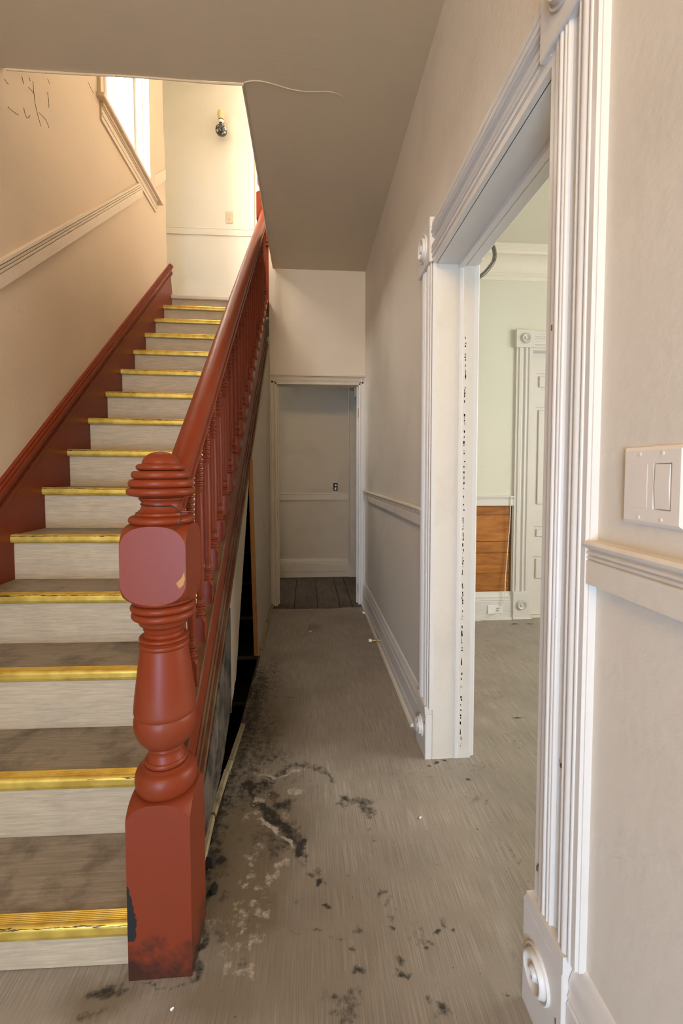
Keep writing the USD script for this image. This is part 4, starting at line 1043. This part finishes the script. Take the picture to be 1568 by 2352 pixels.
# landing wall fittings
lt = thing('trim_13', (-1.0, 5.2, 3.8), 'cream rail and upright boards on the bright landing wall', 'trim', kind='structure')
obj('rail', ext([(5.2, 3.780), (5.188, 3.780), (5.188, 3.842), (5.184, 3.846), (5.186, 3.852), (5.2, 3.854)], -2.3, -0.50, 'yz'), M['wall_pale'], lt)
obj('upright', cbx(-0.622, -0.568, 5.182, 5.2, 3.854, 4.86, 0.003), M['wall_pale'], lt)
obj('upright', cbx(-0.545, -0.50, 5.178, 5.2, 3.0, 4.9, 0.003), M['wall_pale'], lt)
ls = thing('light_switch', (-0.838, 5.2, 3.978), 'single ivory light switch on the bright landing wall', 'light switch')
obj('plate', cbx(-0.877, -0.800, 5.193, 5.2, 3.914, 4.042, 0.003), M['plastic_dull'], ls)
obj('rocker', cbx(-0.846, -0.822, 5.189, 5.195, 3.950, 4.008, 0.002), M['plastic_dull'], ls)
wl = thing('wall_lamp', (-0.898, 5.12, 4.9), 'bare blackened bulb in a yellowed holder on the landing wall', 'wall lamp')
c = (-0.898, 5.10, 0)
obj('holder', [lathe([(0, 5.03), (0.020, 5.028), (0.034, 5.015), (0.040, 4.985), (0.036, 4.965), (0.030, 4.945), (0.028, 4.932), (0, 4.932)][::-1], c, 32), bx(-0.915, -0.881, 5.10, 5.2, 4.975, 5.01)], M['ceramic'], wl)
obj('collar', lathe([(0, 4.925), (0.028, 4.925), (0.028, 4.935), (0, 4.935)], c, 28), M['black'], wl)
obj('socket', lathe([(0, 4.896), (0.026, 4.896), (0.027, 4.925), (0, 4.925)], c, 28), M['white_plastic'], wl)
obj('bulb', lathe([(0, 4.770), (0.020, 4.772), (0.042, 4.783), (0.058, 4.803), (0.062, 4.825), (0.056, 4.848), (0.040, 4.864), (0.026, 4.873), (0.024, 4.885), (0.023, 4.897), (0, 4.897)], c, 36), M['bulb'], wl, label='round glass bulb blackened inside')

# ------------------------------------------------------------------ side room: door, casing, planks, crown
RY = 3.56
rc = thing('trim_14', (1.72, RY, 0), 'fluted white casing with bullseye blocks beside the panelled door', 'door casing', kind='structure')
rcp = segs(('f', 0.016, 0.016), ('b', 0.006, 0.016, 0.004), ('f', 0.024, 0.022), ('c', 0.022, 0.022, 0.008), ('b', 0.014, 0.020, 0.005), ('c', 0.022, 0.022, 0.008), ('f', 0.020, 0.022), ('f', 0.008, 0.016))
obj('casing_leg', extm(rcp, [(1, 0, 0), (0, -1, 0), (0, 0, 1), (1.660, RY, 0.22)], 1.97), TR, rc)
k = obj('corner_block', cbx(1.648, 1.800, RY - 0.034, RY, 2.180, 2.320, 0.003), TR, rc)
obj('rosette', rosette((1.724, RY - 0.034, 2.25), '-y', 0.043), TR, k)
k = obj('plinth_block', [cbx(1.656, 1.800, RY - 0.034, RY, 0.0, 0.226, 0.004), cbx(1.652, 1.812, RY - 0.050, RY - 0.03, 0.0, 0.014, 0.004)], TR, rc)
obj('rosette', rosette((1.728, RY - 0.034, 0.118), '-y', 0.045), TR, k)
obj('casing_head', extm([(u, v) for u, v in rcp], [(0, 0, 1), (0, -1, 0), (1, 0, 0), (1.80, RY, 2.184)], 0.85), TR, rc)
obj('jamb', cbx(1.786, 1.800, RY - 0.005, 3.71, 0, 2.19, 0.002), TR, rc)
obj('head_jamb', cbx(1.786, 2.64, RY - 0.005, 3.71, 2.165, 2.19, 0.002), TR, rc)
dr = thing('door_1', (2.2, 3.66, 0), 'white panelled door in the side room', 'door', kind='structure')
DY = 3.625
slab = mbx(1.801, 2.615, DY, DY + 0.04, 0.006, 2.160)
pans = [(x0, x1, z0, z1) for x0, x1 in ((1.852, 2.18), (2.24, 2.565)) for z0, z1 in ((1.845, 2.02), (0.885, 1.745), (0.615, 0.765), (0.265, 0.515))]
for x0, x1, z0, z1 in pans:
    slab = slab - mbx(x0, x1, DY - 0.02, DY + 0.014, z0, z1)
obj('slab', slab, TR, dr)
for x0, x1, z0, z1 in pans:
    fr = mbx(x0, x1, DY + 0.002, DY + 0.014, z0, z1) - mbx(x0 + 0.018, x1 - 0.018, DY - 0.1, DY + 0.1, z0 + 0.018, z1 - 0.018)
    pn_ = obj('panel', cbx(x0 + 0.043, x1 - 0.043, DY + 0.003, DY + 0.015, z0 + 0.043, z1 - 0.043, 0.004), TR, dr)
    obj('panel_moulding', fr, TR, pn_)
# exposed honey coloured planks between dado rail and baseboard
pk = thing('plank_panelling', (1.35, RY, 0.23), 'bare honey coloured wooden planks exposed below the side room dado rail', 'wood panelling')
zz = [0.222, 0.372, 0.537, 0.632, 0.848, 0.928]
for a, b in zip(zz[:-1], zz[1:]):
    obj('plank', cbx(0.92, 1.640, RY + 0.008, RY + 0.028, a + 0.0015, b - 0.0015, 0.002), M['plank'], pk)
obj('side_edge', bx(1.640, 1.652, RY + 0.004, RY + 0.03, 0.222, 0.926), M['rust'], pk, label='dark reddish gap at the end of the planks')
DRR = [(0, 0), (0.016, 0), (0.016, 0.050), (0.012, 0.053), (0.018, 0.058), (0.013, 0.063), (0.020, 0.069), (0.020, 0.078), (0, 0.080)]
single('trim_15', ext([(RY - u, 0.924 + v) for u, v in DRR], 0.68, 1.657, 'yz'), TR, 'white dado rail directly above the honey coloured planks', 'dado rail', kind='structure')
rb2 = thing('baseboard_room', (1.3, RY, 0), 'white ribbed baseboard below the honey coloured planks', 'baseboard', kind='structure')
obj('board', ext([(RY - u, v * 1.05) for u, v in basep], 0.68, 1.656, 'yz'), TR, rb2)
obj('shoe_moulding', ext([(RY - 0.02, 0), (RY - 0.042, 0), (RY - 0.040, 0.010), (RY - 0.02, 0.014)], 0.68, 1.656, 'yz'), TR, rb2)
cr = [(0, 0), (0.006, 0.0), (0.008, 0.014), (0.012, 0.020), (0.012, 0.030), (0.018, 0.034), (0.018, 0.048), (0.024, 0.052)]
cr += [(0.024 + 0.10 * (1 - math.cos(a)), 0.052 + 0.10 * math.sin(a)) for a in np.linspace(0.1, math.pi / 2, 9)] + [(0.128, 0.158), (0.132, 0.170), (0.140, 0.176), (0.142, 0.190), (0.150, 0.196), (0.152, 0.215), (0, 0.215)]
single('trim_16', ext([(RY - u, 2.705 + v) for u, v in cr], 0.67, 4.2, 'yz'), M['trim_clean'], 'deep cream crown moulding at the side room ceiling', 'crown moulding', kind='structure')
ou = thing('outlet', (1.515, RY, 0.083), 'white outlet set sideways in the side room baseboard', 'outlet')
obj('plate', cbx(1.452, 1.575, RY - 0.029, RY - 0.02, 0.048, 0.116, 0.002), M['white_plastic'], ou)
sl = []
for dx, dz, w, h in ((-0.011, 0.006, 0.004, 0.0015), (-0.011, -0.006, 0.004, 0.0015), (0.009, 0.010, 0.004, 0.0015), (0.009, -0.010, 0.004, 0.0015), (-0.001, 0.012, 0.003, 0.003), (0.001, -0.012, 0.003, 0.003)):
    sl.append(bx(1.532 + dx - w, 1.532 + dx + w, RY - 0.0305, RY - 0.0285, 0.083 + dz - h, 0.083 + dz + h))
obj('socket_slots', sl, M['black'], ou)
cbp = spline([(1.632, 3.538, 1.0), (1.628, 3.538, 0.89), (1.626, 3.545, 0.75), (1.619, 3.550, 0.62), (1.610, 3.55, 0.47), (1.600, 3.545, 0.35), (1.592, 3.532, 0.24), (1.583, 3.522, 0.16), (1.566, 3.515, 0.105), (1.52, 3.508, 0.055), (1.46, 3.505, 0.028), (1.38, 3.505, 0.006), (1.10, 3.50, 0.005)], 80)
single('cable', tube(cbp, 0.0034, 8), M['cable'], 'thin white cable hanging in front of the honey coloured planks', 'cable')
# armoured conduit loop hanging behind the doorway head
t = spline([(0.790, 1.93, 2.16), (0.797, 1.925, 2.12), (0.790, 1.92, 2.09), (0.770, 1.915, 2.06), (0.742, 1.91, 2.03), (0.715, 1.91, 2.010), (0.700, 1.93, 2.00)], 120)
rr = 0.0075 + 0.0016 * np.sign(np.sin(np.arange(120) * 2.1))
single('conduit', tube(t, rr, 10), M['steel'], 'short loop of flexible metal conduit behind the doorway head', 'conduit')

# ------------------------------------------------------------------ small debris on the floor
def chip(x, y, sx, sy, sz, rot, seed):
    r = np.random.default_rng(seed)
    p = r.normal(size=(14, 3))
    p /= np.linalg.norm(p, axis=1, keepdims=True)
    p *= [sx, sy, sz]
    p[:, 2] = np.maximum(p[:, 2], -sz * 0.5)
    m = tm(m3.Manifold.hull_points(p))
    m.apply_transform(trimesh.transformations.rotation_matrix(rot, [0, 0, 1]))
    m.apply_translation((x, y, -m.bounds[0, 2] + 0.0012))
    return m


chips = [(0.470, 3.77, 0.012, 0.020, 0.014, 0.2, 'chunk of white plaster at the foot of the rear door casing'),
         (0.018, 3.365, 0.014, 0.006, 0.004, 0.1, 'pale sliver of plaster on the hall floor near the rear doorway'),
         (0.386, 1.497, 0.006, 0.004, 0.003, 0.5, 'tiny cream paint chip on the open floor before the wide doorway'),
         (-0.305, 0.985, 0.005, 0.0035, 0.003, 0.4, 'small cream chip on the floor in front of the newel post')]
for i, (x, y, a, b, c_, r_, lab) in enumerate(chips):
    single('plaster_chip', chip(x, y, a, b, c_, r_, 20 + i), M['white_plastic'], lab, 'plaster chip')
lumps = [(-0.303, 1.365, 0.021, 0.028, 0.010, 0.0, 'larger black lump on the floor beside the newel post'),
         (-0.270, 1.275, 0.012, 0.024, 0.008, 0.0, 'smaller black lump against the newel post')]
for i, (x, y, a, b, c_, r_, lab) in enumerate(lumps):
    single('soot_lump', chip(x, y, a, b, c_, r_, 40 + i), M['black'], lab, 'lump')  # plain black lumps
# hair cracks on the plaster of the stair wall
hc_ = [[(2.354, 3.066), (2.36, 3.062), (2.364, 3.058)], [(2.385, 3.074), (2.391, 3.042), (2.396, 2.999), (2.408, 2.964), (2.424, 2.936), (2.445, 2.909)], [(2.348, 3.018), (2.372, 3.021), (2.393, 3.022)],
       [(2.517, 3.195), (2.528, 3.190), (2.536, 3.185)], [(2.514, 3.126), (2.52, 3.097), (2.522, 3.058)], [(2.43, 2.964), (2.459, 2.97), (2.494, 2.97), (2.516, 2.953)], [(2.171, 2.908), (2.184, 2.908), (2.197, 2.907)],
       [(2.299, 3.025), (2.305, 3.013), (2.311, 3.001)], [(2.189, 2.806), (2.225, 2.813), (2.263, 2.827)], [(2.305, 2.891), (2.323, 2.864), (2.355, 2.894)], [(2.971, 3.547), (2.999, 3.539), (3.039, 3.54)]]
cm = [tube([(XL + 0.0005, y, z) for y, z in spline(p, 14)], 0.0011, 5) for p in hc_ for p in [np.array(p)]]
single('trim_17', cm, M['black'], 'dark hair cracks in the plaster below the ceiling edge', 'cracks', kind='structure')
